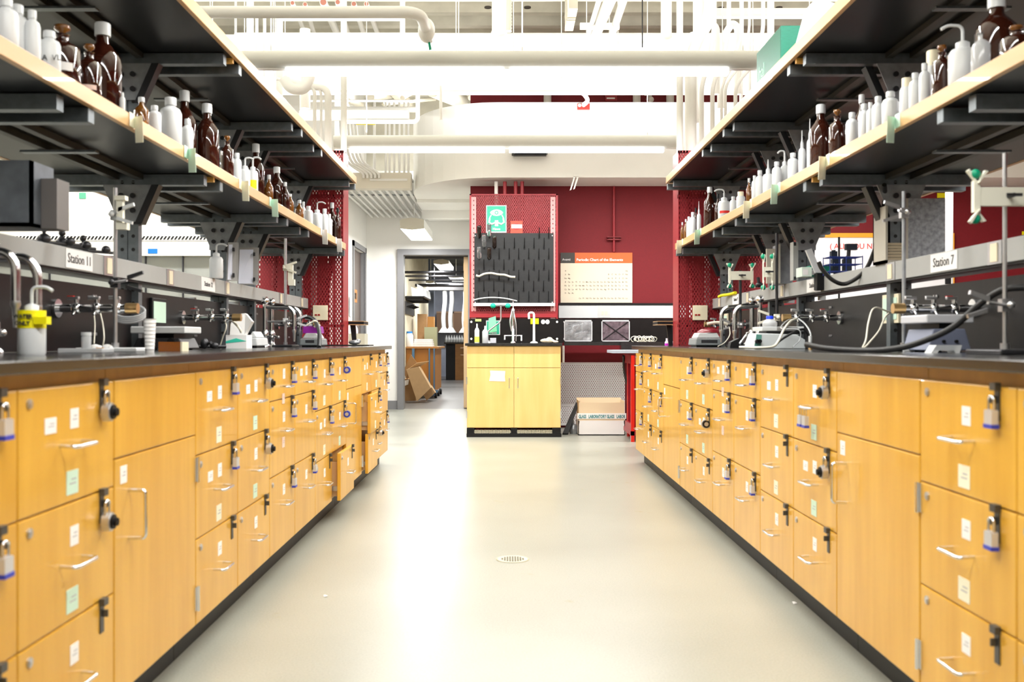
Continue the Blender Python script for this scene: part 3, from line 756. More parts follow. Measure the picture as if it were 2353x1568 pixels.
# ================================================================== BENCH EQUIPMENT
def valve_manifold(s, y, label, flip=1, z=None):
    """chrome gas valve cross-bar standing out of the black panel"""
    S = SIDE[s]; X = S['C']-.016; z = z or 1.055
    t = thing('gas_valve', (s*X, y, z-.03), label, 'gas valve', 'chrome gas valves on the bench panels')
    MB().cyl((s*X, y, z), (s*(X-.010), y, z), .032, 20).cyl((s*(X-.01), y, z), (s*(X-.05), y, z), .014, 14).build('wall_flange', chrome, t)
    MB().tube([(s*(X-.05), y, z), (s*(X-.10), y, z), (s*(X-.24), y, z)], .014, 12).ball((s*(X-.07), y, z), .020).ball((s*(X-.14), y, z), .020).ball((s*(X-.21), y, z), .020).build('manifold', chrome, t)
    for k, dx in enumerate((.07, .14, .21)):
        MB().cyl((s*(X-dx), y, z), (s*(X-dx), y, z+.030), .008, 10).build('valve_stem', chrome, t)
        h = MB().box(s*(X-dx)-.028, s*(X-dx)+.010, y-.007, y+.007, z+.030, z+.040)
        hh = h.build('lever', steel, t, bevel=.002)
        MB().box(s*(X-dx)-.028, s*(X-dx)-.008, y-.0072, y+.0072, z+.0402, z+.0425).build('lever_cap', redb if k == 0 else plastw, hh)
        MB().cyl((s*(X-dx), y, z), (s*(X-dx), y-.028, z-.022), .007, 8, 0, .004).build('hose_barb', chrome, t)
    MB().cyl((s*(X-.24), y, z), (s*(X-.28), y, z), .018, 12).build('end_fitting', brass, t)
    return t
valve_manifold(-1, D_(128, 1.534), 'chrome gas valve manifold nearest the camera on the left panel')
valve_manifold(-1, D_(418, 1.534), 'chrome gas valve manifold in the middle of the left panel')
valve_manifold(-1, D_(638, 1.534), 'chrome gas valve manifold at the far end of the left panel')
valve_manifold(1, D_(2240, 1.594), 'chrome gas valve manifold nearest the camera on the right panel')
valve_manifold(1, D_(1932, 1.594), 'chrome gas valve manifold in the middle of the right panel')
valve_manifold(1, D_(1715, 1.594), 'chrome gas valve manifold at the far end of the right panel')

def gooseneck(x, y, h, reach, label, base_r=.016, dirx=None):
    t = thing('gooseneck_faucet', (x, y, BT), label, 'faucet', 'gooseneck faucets on the benches')
    sg = dirx if dirx is not None else (1 if x < 0 else -1)
    MB().lathe((x, y, BT), [(.028, 0), (.028, .008), (.018, .02), (.018, .07), (.022, .075), (.022, .10), (.012, .12)], 16).build('base', chrome, t)
    MB().tube(fillet([(x, y, BT+.1), (x, y, BT+h), (x+sg*reach, y, BT+h), (x+sg*reach, y, BT+h-.11)], .055, 8), .0095, 12).build('spout', chrome, t)
    MB().lathe((x+sg*reach, y, BT+h-.19), [(.005, 0), (.007, .05), (.011, .06), (.011, .10)], 12).build('nozzle', steel, t)
    MB().tube([(x, y, BT+.085), (x+sg*.02, y-.05, BT+.10)], .006, 8).ball((x+sg*.022, y-.055, BT+.102), .011).build('handle', chrome, t)
    return t
def rod_stand(px, s, py_top, label, X, basecol=None, rod=None, base=(.11, .18), r=.0065):
    d = D_(px, X); x = s*X; top = Z_(py_top, d)
    t = thing('ring_stand', (x, d, BT), label, 'ring stand', 'ring stands on the benches')
    MB().box(x-base[0]/2, x+base[0]/2, d-base[1]/2, d+base[1]/2, BT, BT+.014).build('base', basecol or darkm, t, bevel=.004)
    MB().cyl((x, d, BT+.014), (x, d, top), r, 10).build('rod', rod or steel, t)
    MB().cyl((x, d, BT+.014), (x, d, BT+.03), .012, 10).build('rod_nut', steel, t)
    return t, x, d
def buret_clamp(x, d, z, label, w=.26, h=.16, m=None, side=None):
    m = m or mat('clamp_white', (.80, .78, .66), .45)
    t = thing('buret_clamp', (x, d, z-h/2), label, 'buret clamp', 'white double buret clamps')
    b = MB(); b.box(x-w*.40, x+w*.40, d-.02, d-.008, z-.025, z+.025)
    for q in (-1, 1):
        b.prism([(x+q*w*.36, z-h*.32), (x+q*w*.44, z-h*.32), (x+q*w*.44, z+h*.32), (x+q*w*.36, z+h*.32)], 'y', d-.022, d-.006)
        for zz in (-1, 1):
            b.plate((x+q*w*.38, d-.02, z+zz*h*.26), (x+q*w*.43, d-.02, z+zz*h*.34), (x+q*w*.52, d-.02, z+zz*h*.52), (x+q*w*.49, d-.02, z+zz*h*.56), .012)
            b.plate((x+q*w*.40, d-.02, z+zz*h*.26), (x+q*w*.36, d-.02, z+zz*h*.34), (x+q*w*.28, d-.02, z+zz*h*.50), (x+q*w*.32, d-.02, z+zz*h*.52), .012)
    b.build('jaws', m, t)
    MB().cyl((x, d-.05, z), (x, d+.02, z), .006, 8).box(x-.02, x+.02, d-.054, d-.048, z-.004, z+.004).build('thumb_screw', darkm, t)
    g_ = MB()
    for q in (-1, 1):
        for zz in (-1, 1): g_.ball((x+q*w*.41, d-.016, z+zz*h*.46), .013)
    g_.build('jaw_grips', green, t)
def small_clamp(x, d, z, label, name='rod_clamp', L=.12, sg=1, m=None):
    t = thing(name, (x, d, z-.03), label, 'clamp', 'clamps on stand rods')
    MB().cb((x, d, z), .026, .024, .034).cyl((x, d-.03, z), (x, d+.01, z), .005, 8).ball((x, d-.034, z), .010).build('boss', m or steel, t)
    MB().cyl((x, d-.012, z), (x+sg*L, d-.03, z+.006), .0045, 8).build('arm', steel, t)
    MB().plate((x+sg*L, d-.03, z-.02), (x+sg*(L+.05), d-.03, z-.035), (x+sg*(L+.052), d-.03, z-.025), (x+sg*L, d-.03, z-.008), .012).plate((x+sg*L, d-.03, z+.008), (x+sg*L, d-.03, z+.022), (x+sg*(L+.05), d-.03, z+.038), (x+sg*(L+.052), d-.03, z+.028), .012).build('fingers', m or steel, t)
def hose(pts, r, m, label, name='hose', cat='hose', n=8):
    tag(MB().tube(smooth(pts, 8), r, n).build(name, m), label, cat)
def hotplate(x0, x1, y0, y1, label, h=.075, bodym=None, top=True, plate_m=None, dial=.014):
    t = thing('hot_plate', ((x0+x1)/2, (y0+y1)/2, BT), label, 'hot plate', 'instruments on the benches')
    cx = (x0+x1)/2; w_ = x1-x0
    MB().prism([(x0, BT+.006), (x1, BT+.006), (x1-.02, BT+h), (x0+.02, BT+h)], 'y', y0, y1).build('housing', bodym or plastw, t, bevel=.004)
    for q in (x0+.03, x1-.03): 
        for yy in (y0+.03, y1-.03): MB().cyl((q, yy, BT), (q, yy, BT+.007), .01, 10).build('foot', blackp, t)
    MB().box(x0+.05, x1-.05, y0+.03, y1-.03, BT+h, BT+h+.02).build('neck', blackp, t)
    if top: MB().box(x0-.005, x1+.005, y0-.005, y1+.005, BT+h+.018, BT+h+.045).build('top_plate', plate_m or plastw, t, bevel=.004)
    MB().cyl((x0+.05, y0-.008, BT+.035), (x0+.05, y0+.005, BT+.035), dial, 14).build('knob', blackp, t)
    MB().cyl((x1-.05, y0-.008, BT+.035), (x1-.05, y0+.005, BT+.035), dial, 14).build('knob', blackp, t)
    return t
def scale_(px0, px1, s, X, ytop, label, m2, d=None):
    d = d or D_((px0+px1)/2, X); x0, x1 = X_(px0, d), X_(px1, d); h = Z_(ytop, d)-BT
    t = thing('lab_balance', ((x0+x1)/2, d+.1, BT), label, 'balance', 'instruments on the benches')
    MB().prism([(x0, BT+.01), (x1, BT+.01), (x1-.006, BT+h*.62), (x0+.006, BT+h*.62)], 'y', d, d+.24).build('housing', m2, t, bevel=.006)
    MB().box(x0+.01, x1-.01, d+.02, d+.2, BT, BT+.011).build('foot_plate', blackp, t)
    MB().prism([(x0+.012, BT+h*.64), (x1-.012, BT+h*.64), (x1-.03, BT+h), (x0+.03, BT+h)], 'y', d+.03, d+.2).build('pan', plastw, t, bevel=.004)
    MB().box(x0+.035, x1-.035, d-.002, d+.001, BT+.025, BT+h*.5).build('display', darkm, t)
    return t

# ------- left bench
d = D_(73, 1.20); x = -1.20
t = bottle('wash', (x, d, BT), Z_(658, d)-BT, 30*d/FPX, 'white wash bottle with yellow hazard label at the near left counter edge', 'wash bottles on the benches')
r = 30*d/FPX
b_ = MB(); b_.lathe((x, d, BT+.068), [(r*1.02, 0), (r*1.02, .045)], 20); b_.build('yellow_label', yellow, t)
b_ = MB(); text_mb(b_, 'WATER', (x-.030, d-r*1.06, BT+.093), .014, bold=.0004); text_mb(b_, 'ONLY', (x-.026, d-r*1.06, BT+.076), .014, bold=.0004); b_.build('label_text', ink, t)
MB().box(x+.02, x+.052, d-r*1.0, d-r*.2, BT+.078, BT+.097).build('yellow_flag', yellow, t)
# ring stand with white/orange base
t, x, d = rod_stand(265, -1, 432, 'tall ring stand with a pale base striped orange near the left bench front', 1.30, plastw, steel, (.20, .16), .0065)
MB().box(x-.03, x-.005, d-.083, d-.0795, BT+.002, BT+.0145).build('base_stripe', orange, t)
small_clamp(x, d, Z_(495, d), 'white clamp high on the nearest left ring stand rod', sg=1, L=.02, m=plastw)
MB_ = MB().box(x+.015, x+.035, d-.03, d-.01, Z_(530, d), Z_(455, d)).box(x+.01, x+.045, d-.035, d-.005, Z_(463, d), Z_(453, d)).box(x+.015, x+.05, d-.035, d-.005, Z_(530, d), Z_(515, d))
tag(MB_.build('ivory_clamp', mat('clamp_white', (.80, .78, .66), .45)), 'ivory clamp holder beside the nearest left ring stand rod', 'clamp')
small_clamp(x, d, Z_(650, d), 'dark steel clamp low on the nearest left ring stand rod', sg=1, L=.05, m=darkm)
# trays, jar, cup stack
d = 2.95
b_ = MB().box(X_(132, d), X_(235, d), d, d+.09, BT, BT+.014)
tag(b_.build('test_tube_tray', plastc, bevel=.003), 'low clear plastic tray at the near left counter edge', 'tray')
d = 2.93; x = X_(185, d)
t = thing('glass_jar', (x, d+.04, BT+.014), 'small clear jar with pale lid standing on the clear tray', 'jar')
MB().lathe((x, d+.04, BT+.0142), [(.013, 0), (.014, .004), (.014, .034), (.012, .038)], 14).build('jar_glass', plastc, t)
MB().lathe((x, d+.04, BT+.052), [(.0145, 0), (.0145, .010)], 14).build('lid', plastw, t)
for i, (px, lb) in enumerate([(204, 'crumpled white tissue lying behind the small clear jar'), (232, 'crumpled white tissue lying left of the nearest ring stand')]):
    d = 3.25; x = X_(px, d); z0 = BT
    b_ = MB(); b_.ball((x, d+.05, z0+.013), .014, 0, (1.3, 1, .9), 6).ball((x+.012, d+.05, z0+.012), .012, 0, (1, 1.2, .9), 6)
    tag(b_.build('tissue', paper), lb, 'tissue')
d = 3.15; x = X_(344, d)
t = thing('cup_stack', (x, d, BT), 'tall stack of white paper cups at the left counter edge', 'cup stack')
pr = []
h0 = Z_(733, d)-BT
for k in range(9):
    z = k*h0/9
    pr += [(.013+.0006*k, z), (.0145+.0006*k, z+h0/9-.001), (.0155+.0006*k, z+h0/9)]
MB().lathe((x, d, BT), pr, 18).build('cups', paper, t)
# amber acrylic box and hot plates
d = 3.55
t = thing('amber_box', (X_(391, d), d, BT), 'small amber see-through box beside the white cup stack', 'box')
MB().box(X_(364, d), X_(417, d), d, d+.07, BT, Z_(786, d)).build('box_body', mat('amber_acrylic', (.45, .13, .01), .15, trans=.4), t)
MB().box(X_(415, d), X_(419, d), d-.002, d+.07, BT, Z_(786, d)).build('end_wall', ivory, t)
d = 3.9
hotplate(X_(303, d), X_(423, d), d, d+.2, 'flat white hot plate behind the cup stack on the left bench', .048, darkm)
# green card on panel
def panel_card(s, px0, px1, py0, py1, label, frame=None):
    X = SIDE[s]['C']-.0165; ya, yb = sorted((D_(px0, X), D_(px1, X))); d = (ya+yb)/2
    t = thing('switch_plate', (s*X, d, Z_(py1, d)), label, 'plate', 'cards on the bench panels')
    if frame: MB().box(s*X, s*(X-.012), ya-.012, yb+.012, Z_(py1, d)-.015, Z_(py0, d)+.015).build('plate', frame, t, bevel=.002)
    MB().box(s*(X-.0125), s*(X-.0145), ya, yb, Z_(py1, d), Z_(py0, d)).build('green_card', green_l, t)
panel_card(-1, 346, 374, 694, 742, 'pale green card on a dark plate on the left black panel', blackp)
panel_card(1, 2068, 2036, 685, 735, 'pale green card on an ivory plate on the right black panel', ivory)
panel_card(1, 1674, 1666, 726, 742, 'tiny pale green card at the far end of the right black panel', ivory)
# wash bottle, clipboards and boxes resting on the left raceway
RZ = 1.262
d = 5.05; x = X_(497, d)
bottle('wash', (x, d, RZ), Z_(560, d)-RZ, 15.5*d/FPX, 'white wash bottle standing on the left raceway', 'wash bottles on the benches')
def clipboard(pxa, pya, pxb, pyb, d, label, col):
    x0, x1, z1, z0 = X_(pxa, d), X_(pxb, d), Z_(pya, d), max(RZ, Z_(pyb, d))
    t = thing('clipboard', ((x0+x1)/2, d, z0), label, 'clipboard', 'clipboards on the left raceway')
    MB().plate((x0, d, z0), (x1, d+.02, z0), (x1, d+.03, z1), (x0, d+.03, z1), -.004).build('board', col, t)
    MB().plate((x0+.008, d-.004, z0+.005), (x1-.03, d+.012, z0+.005), (x1-.03, d+.022, z1-.012), (x0+.008, d+.022, z1-.012), -.002).build('paper_sheet', mat('paper_blue', (.78, .80, .92), .6), t)
    MB().box(x1-.026, x1-.016, d-.0, d+.016, z1-.05, z1-.03).box(x1-.026, x1-.016, d-.0, d+.012, z0+.02, z0+.04).build('clip', darkm, t)
steelc = mat('cabinet_gray', (.36, .35, .34), .5)
clipboard(520, 556, 545, 655, 5.25, 'narrow upright clipboard on the left raceway, nearer to camera', steelc)
clipboard(545, 568, 592, 662, 5.6, 'wide upright clipboard on the left raceway beside the strut post', steelc)
# steel burner box upper left
d = 2.75
t = thing('steel_box', (X_(55, d), d, RZ), 'grey galvanised steel box on the left raceway near camera', 'box')
MB().box(X_(-60, d), X_(70, d), d, d+.02, RZ, Z_(368, d)).box(X_(-60, d), X_(70, d), d, d+.14, RZ, RZ+.01).box(X_(68, d)-.002, X_(70, d), d, d+.14, RZ, Z_(368, d)).build('box_body', mat('galv_dark', (.16, .18, .21), .45, .5, noise=.4, nscale=14), t)
MB().box(X_(70, d)+.001, X_(108, d), d+.06, d+.14, RZ, Z_(402, d)).build('box_side', mat('brown_gray', (.13, .12, .115), .5), t)
# lab clamps heap on the left raceway
for i, (px, lb) in enumerate([(128, 'dark clamp lying on the left raceway by the steel box'), (168, 'dark clamp lying on the left raceway over the station sign'), (215, 'small dark clamp lying on the raceway right of the station sign')]):
    d = D_(px, 1.53); x = -1.53
    t = thing('loose_clamp', (x, d, RZ), lb, 'clamp', 'dark clamps on the left raceway')
    MB().cyl((x-.05, d-.10, RZ+.012), (x+.02, d+.14, RZ+.02), .006, 8).build('rod', darkm, t)
    MB().ball((x-.03, d-.02, RZ+.026), .022, 0, (1, 1, .9), 6).ball((x+.01, d+.09, RZ+.028), .016, 0, (1, 1.4, 1), 6).cyl((x-.03, d-.02, RZ+.02), (x-.03, d-.02, RZ+.058), .006, 8).ball((x-.03, d-.02, RZ+.06), .012).build('jaws', darkm, t)
# middle/far left bench: tissue box, balances, faucets, stand
d = 4.85
x0, x1 = X_(519, d), X_(566, d); zt = Z_(770, d)
t = thing('tissue_box', ((x0+x1)/2, d, BT), 'white and green tissue box with tissue pulled up on the left bench', 'tissue box')
MB().box(x0, x1, d, d+.11, BT, zt).build('carton', paper, t)
MB().prism([(x0, BT+.025), (x1, BT+.035), (x1, zt-.03), ((x0+x1)/2, zt-.016), (x0, BT+.035)], 'y', d-.001, d).build('green_band', mat('tissue_green', (.05, .62, .45), .5), t)
c = Vector(((x0+x1)/2, d+.05, zt))
b_ = MB(); pts = [(c.x-.045, c.y, zt), (c.x+.03, c.y-.01, zt), (X_(575, d), c.y-.02, Z_(738, d)), (X_(555, d), c.y+.02, Z_(719, d)), (X_(532, d), c.y, Z_(722, d)), (X_(522, d), c.y+.01, Z_(745, d))]
b_.add([Vector(p) for p in pts]+[Vector(p)+Vector((.004, .03, -.004)) for p in pts], [(0,1,2,3,4,5), (11,10,9,8,7,6)]+[(i, (i+1) % 6, 6+(i+1) % 6, 6+i) for i in range(6)])
b_.build('tissue', paper, t)
scale_(563, 592, -1, 1.3, 762, 'pale grey balance right of the tissue box on the left bench', plastw, 5.2)
scale_(497, 521, -1, 1.3, 763, 'dark green instrument with pale top left of the tissue box', mat('dark_green', (.01, .06, .05), .4), 5.4)
b_ = thing('spring_lamp', (X_(470, 4.3), 4.3, BT), 'dark jumble of clamp rods lying left of the tissue box', 'clamp')
MB().cyl((X_(440, 4.3), 4.3, BT+.012), (X_(512, 4.3), 4.35, BT+.012), .007, 8).cyl((X_(455, 4.3), 4.34, BT+.01), (X_(490, 4.3), 4.27, BT+.03), .006, 8).build('rods', darkm, b_)
MB().ball((X_(470, 4.3), 4.3, BT+.025), .018, 0, (1, 1, 1.3), 6).ball((X_(492, 4.3), 4.3, BT+.016), .014, 0, (1.4, 1, 1), 6).build('jaws', darkm, b_)
t_ = b_; t_.name = 'clamp_jumble'; WL[t_.name] = WL['spring_lamp']
def service_faucet(px, s, X, pytop, label, out_px, dz=0):
    d = D_(px, X); x = s*X; top = Z_(pytop, d)
    t = thing('service_faucet', (x, d, BT), label, 'faucet', 'tall chrome service faucets')
    MB().lathe((x, d, BT), [(.030, 0), (.030, .01), (.018, .02), (.016, .05), (.022, .055), (.022, .085), (.013, .10)], 16).build('base', chrome, t)
    MB().cyl((x, d, BT+.09), (x, d, top-.03), .013, 14).build('column', chrome, t)
    MB().ball((x, d, top-.02), .022).cyl((x, d, top-.02), (x, d, top+.004), .016, 10).build('head', chrome, t)
    ox = X_(out_px, d)
    MB().tube(fillet([(x, d, top-.055), (ox, d, top-.055), (ox, d, top-.055-.14)], .06, 8), .012, 12).build('spout', chrome, t)
    MB().lathe((ox, d, top-.055-.20), [(.006, 0), (.009, .05), (.013, .06), (.012, .07)], 12).build('nozzle', steel, t)
    for q in (-1, 1):
        MB().cyl((x, d, BT+.07), (x+q*.045, d-.03, BT+.06), .006, 8).ball((x+q*.047, d-.032, BT+.058), .010).build('handle', chrome, t)
    return t
service_faucet(-60, -1, 1.40, 530, 'chrome service faucet spout hanging at the left picture edge', 36)
service_faucet(-20, -1, 1.40, 545, 'chrome service faucet spout just right of the left edge one', 86)
service_faucet(609, -1, 1.40, 684, 'tall chrome service faucet, nearer of the pair on the left bench', 676)
service_faucet(624, -1, 1.40, 687, 'tall chrome service faucet, farther of the pair on the left bench', 690)
t, x, d = rod_stand(656, -1, 548, 'ring stand with a tall grey rod near the far end of the left bench', 1.32, darkm, steel, (.12, .2), .0085)
small_clamp(x, d, Z_(616, d), 'ivory clamp high on the far left ring stand', sg=1, L=.02, m=mat('clamp_white', (.80, .78, .66), .45))
tag(MB().box(x+.02, x+.05, d-.03, d-.01, Z_(655, d), Z_(610, d)).box(x+.01, x+.04, d-.035, d-.005, Z_(620, d), Z_(608, d)).box(x+.025, x+.06, d-.035, d-.005, Z_(657, d), Z_(643, d)).build('ivory_clamp', mat('clamp_white', (.8,.78,.66), .45)), 'ivory clamp holder beside the far left ring stand rod', 'clamp')
small_clamp(x, d, Z_(738, d), 'steel clamp with long arm low on the far left ring stand', sg=1, L=.08, m=plastw)
tag(MB().cyl((X_(616, d), d-.03, Z_(740, d)), (X_(690, d), d-.03, Z_(737, d)), .006, 8).build('crossbar_rod', steel), 'thin steel rod held level across the far left ring stand', 'rod')
d = 5.8
t = scale_(688, 736, -1, 1.15, 766, 'grey balance under the purple tray at the far left', mat('instrument_gray', (.22, .24, .25), .4), d)
zt = Z_(766, d)
t = thing('purple_rack', (X_(714, d), d+.1, zt), 'purple plastic tube rack on top of the far left balance', 'tube rack')
b_ = MB().prism([(X_(692, d), zt), (X_(733, d), zt), (X_(731, d), Z_(750, d)), (X_(693, d), Z_(750, d))], 'y', d+.05, d+.16)
b_.build('rack_body', purple, t)
MB().ball((X_(706, d), d+.08, Z_(749, d)+.004), .014, 0, (1, 1, .6), 6).ball((X_(722, d), d+.1, Z_(749, d)+.004), .016, 0, (1.2, 1, .5), 6).build('tube_caps', plastw, t)
hose([at(705, 748, 5.75), at(715, 742, 5.75), at(724, 738, 5.75), at(730, 746, 5.8), at(722, 752, 5.8)], .006, mat('tubing', (.78, .74, .62), .4), 'pale rubber tubing looping over the purple rack')
hose([at(688, 733, 6.2), at(700, 728, 6.1), at(722, 735, 5.9), at(733, 760, 5.6), at(734, 785, 5.5), at(733, 798, 5.45)], .012, blackr, 'thick black hose arching down by the far left balance')
hose([at(507, 728, 5.0), at(520, 748, 4.9), at(512, 775, 4.9), at(506, 796, 4.9)], .0035, mat('tubing', (.78, .74, .62), .4), 'thin pale tubing drooping from the middle left gas valve')
hose([at(510, 730, 5.0), at(530, 735, 4.8), at(548, 752, 4.7), at(555, 765, 4.7)], .006, mat('tubing', (.78, .74, .62), .4), 'thicker pale tubing from the middle left gas valve to the tissue box')
hose([at(216, 722, 3.5), at(218, 750, 3.45), at(216, 790, 3.4)], .0025, mat('tubing', (.78, .74, .62), .4), 'thin tube hanging straight from the nearest left gas valve')
hose([at(230, 718, 3.5), at(236, 745, 3.45), at(239, 775, 3.4), at(236, 797, 3.4)], .0025, mat('tubing', (.78, .74, .62), .4), 'thin tube hanging from the nearest left valve close to the stand rod')
hose([at(-30, 575, 2.7), at(10, 590, 2.75), at(60, 592, 2.85), at(85, 640, 2.9)], .008, blackr, 'black hose running along the near left raceway')
b_ = thing('tubing_coil', at(300, 735, 3.6), 'coil of clear tubing hanging at the nearest left gas valve', 'tubing')
cc = MB()
for k in range(4):
    cpt = at(298, 716+3*k, 3.62)
    cc.tube([cpt+Vector((.055*math.cos(a*PI/12), .02*math.sin(a*PI/12), .022*math.sin(a*PI/12)-.002*k)) for a in range(25)], .0045, 6, 0, False)
cc.build('coil', plastc, b_)
cp = at(298, 716, 3.62)
MB().cyl(cp+Vector((-.05, 0, .004)), (-1.536, cp.y, cp.z+.004), .004, 8).build('hook', steel, b_)
# tray and crumpled thing at far end of left bench
d = 7.3
t = thing('black_tray', (X_(790, d), d, BT), 'flat black tray at the far end of the left counter', 'tray')
MB().box(X_(728, d), X_(848, d), d, d+.25, BT, BT+.008).build('tray_body', blackp, t)
t = thing('crumpled_bag', (X_(812, d), d+.05, BT+.008), 'crumpled silvery bag on the black tray at the left far end', 'bag')
MB().ball((X_(812, d), d+.05, BT+.026), .022, 0, (2.0, 1.2, .8), 7).ball((X_(820, d), d+.06, BT+.034), .022, 0, (1.0, 1, .8), 6).build('bag_body', foil, t)
# right-end box & papers seen behind
d = 9.0
t = thing('storage_box', (X_(825, d), d, Z_(800, d)), 'pale grey storage box behind the far end of the left bench', 'box')
MB().box(X_(801, d), X_(838, d), d, d+.2, Z_(800, d), Z_(767, d)).build('box_body', mat('box_gray', (.50, .50, .42), .5), t)
MB().box(X_(801, d), X_(838, d), d, d+.2, 0, Z_(800, d)-.001).build('stand', mat('box_gray2', (.30, .30, .28), .5), t)
MB().ball((X_(814, d), d+.05, Z_(762, d)), .035, 0, (.8, .8, 1.6), 6).build('tissue', mat('lilac', (.75, .62, .72), .7), t)

# ------- right bench
t, x, d = rod_stand(2309, 1, 352, 'ring stand with a tall steel rod nearest the camera on the right bench', 1.33, darkm, steel, (.12, .2), .0055)
buret_clamp(x, d, Z_(454, d), 'big white double buret clamp high on the nearest right rod', .21, .13)
small_clamp(x, d, Z_(702, d), 'steel clamp low on the nearest right ring stand rod', sg=-1, L=.06)
t, x, d = rod_stand(2077, 1, 440, 'ring stand with dark steel rod before the steel cabinet, right bench', 1.36, darkm, galv, (.12, .2), .0065)
small_clamp(x, d, Z_(490, d), 'steel three finger clamp high on the rod before the steel cabinet', sg=-1, L=.03)
t, x, d = rod_stand(1785, 1, 536, 'ring stand with dark rod in the middle of the right bench', 1.36, darkm, darkm, (.12, .2), .0075)
buret_clamp(x-.05, d, Z_(626, d), 'narrow ivory buret clamp turned sideways on the middle right rod', .055, .17)
small_clamp(x, d, Z_(730, d), 'ivory clamp low on the middle right ring stand', sg=-1, L=.05, m=mat('clamp_white', (.8,.78,.66), .45))
t, x, d = rod_stand(1701, 1, 622, 'ring stand with short dark rod at the far end of the right bench', 1.34, darkm, darkm, (.12, .2), .0085)
buret_clamp(x, d, Z_(634, d), 'white double buret clamp on the far right ring stand', .16, .13)
small_clamp(x, d, Z_(747, d), 'steel clamp with long arm low on the far right ring stand', sg=-1, L=.07)
service_faucet(1728, 1, 1.40, 684, 'tall chrome service faucet, farther of the pair on the right bench', 1658)
service_faucet(1746, 1, 1.36, 680, 'tall chrome service faucet, nearer of the pair on the right bench', 1688)
t, x, d = rod_stand(1928, 1, 545, 'ring stand with dark rod standing behind the right raceway', 1.85, darkm, darkm, (.12, .2), .0055)
tag(MB().cyl((X_(1860, 5.0), 5.0, Z_(733, 5.0)), (X_(1812, 5.0), 5.0, Z_(731, 5.0)), .004, 8).build('thin_rod', darkm), 'thin dark rod clamped level by the white beaker', 'rod')
# metal cabinet (hand-towel box) on the right raceway
d = 4.05
t = thing('steel_cabinet', (X_(2105, d), d+.05, RZ), 'speckled galvanised steel box with paper towels on the right raceway', 'box')
MB().box(X_(2087, d), X_(2172, d), d, d+.01, RZ, Z_(456, d)).build('side_panel', mat('galv_spot', (.46, .48, .52), .5, .2, noise=.5, nscale=60), t)
MB().box(X_(2035, d), X_(2040, d), d+.0, d+.14, RZ, Z_(473, d)).box(X_(2035, d), X_(2087, d), d+.13, d+.14, RZ, Z_(473, d)).box(X_(2082, d), X_(2087, d), d, d+.14, RZ, Z_(456, d)).box(X_(2035, d), X_(2087, d), d, d+.14, RZ, RZ+.012).build('frame', mat('cab_beige', (.50, .47, .40), .5), t)
for k in range(6):
    b_ = MB().box(X_(2042, d), X_(2080, d)+.0, d+.01, d+.12, RZ+.0125+k*.012, RZ+.0125+k*.012+.010)
    tag(b_.build('paper_towel', mat('towel', (.55, .46, .32), .8)), 'folded brown paper towel in the steel box, %s from the bottom' % ORD[k], 'paper towel', 'folded towels in the steel box')
# second galvanised box further
d = 5.5
t = thing('steel_cabinet', (X_(1800, d), d, RZ), 'galvanised steel box farther along the right raceway', 'box')
MB().box(X_(1789, d), X_(1824, d), d+.02, d+.12, RZ, Z_(562, d)).build('box_body', galv, t)
MB().box(X_(1762, d), X_(1790, d), d, d+.02, RZ, Z_(572, d)).box(X_(1786, d), X_(1791, d), d-.02, d+.02, RZ, Z_(562, d)).build('frame', mat('cab_beige', (.5,.47,.4), .5), t)
d = 5.2
t = thing('steel_plate', (X_(1829, d), d, RZ), 'narrow grey steel strip box beside the third strut post, right raceway', 'box')
MB().box(X_(1823, d), X_(1834, d), d, d+.06, RZ, Z_(556, d)).build('strip', race, t)
MB().box(X_(1824, d), X_(1829, d), d-.002, d, Z_(565, d), Z_(557, d)).box(X_(1824, d), X_(1829, d), d-.002, d, Z_(643, d), Z_(636, d)).build('clips', darkm, t)
# green glove boxes on the raceway
d = 4.9
for i, (a, b0, c0, c1, lb) in enumerate([(1843, 1866, 614, 646, 'pale green and white glove box on the right raceway, left one'), (1864, 1912, 610, 640, 'dark green glove box on the right raceway, right one')]):
    t = thing('glove_box', (X_((a+b0)/2, d), d+i*.02, RZ), lb, 'box', 'glove boxes on the right raceway')
    MB().box(X_(a, d), X_(b0, d)-.001, d+i*.02, d+.1, RZ, Z_(c0, d)).build('carton', [mat('glove_white', (.70, .82, .74), .6), mat('glove_green', (.0, .22, .14), .5)][i], t)
    MB().box(X_(a, d)+.004, X_(a, d)+.03, d+i*.02-.001, d+i*.02, RZ+.008, RZ+.035).build('panel_label', paper, t)
    if i == 1:
        m_ = MB(); text_mb(m_, 'KIMTECH', (X_(1878, d), d+.0185, RZ+.052), .022); m_.build('lettering', paper, t)
# blue wire rack
d = 4.75
x0, x1 = X_(1907, d), X_(1982, d); z0, z1 = RZ, Z_(588, d)
t = thing('wire_rack', ((x0+x1)/2, d+.1, RZ), 'blue wire test tube rack on the right raceway before the whiteboard', 'rack')
b_ = MB()
for k in range(3):
    z = z0+.015+k*(z1-z0-.02)/2
    b_.tube([(x0, d, z), (x1, d, z), (x1, d+.10, z), (x0, d+.10, z), (x0, d, z)], .0022, 6)
    for q in range(1, 6):
        yy = d+q*.1/6; b_.cyl((x0, yy, z), (x1, yy, z), .0012, 5)
    for q in range(1, 10):
        xx = x0+q*(x1-x0)/10; b_.cyl((xx, d, z), (xx, d+.10, z), .0012, 5)
for xx in (x0, (x0+x1)/2, x1):
    for yy in (d, d+.10): b_.cyl((xx, yy, z0), (xx, yy, z1), .0022, 6)
b_.build('wire_frame', bluew, t)
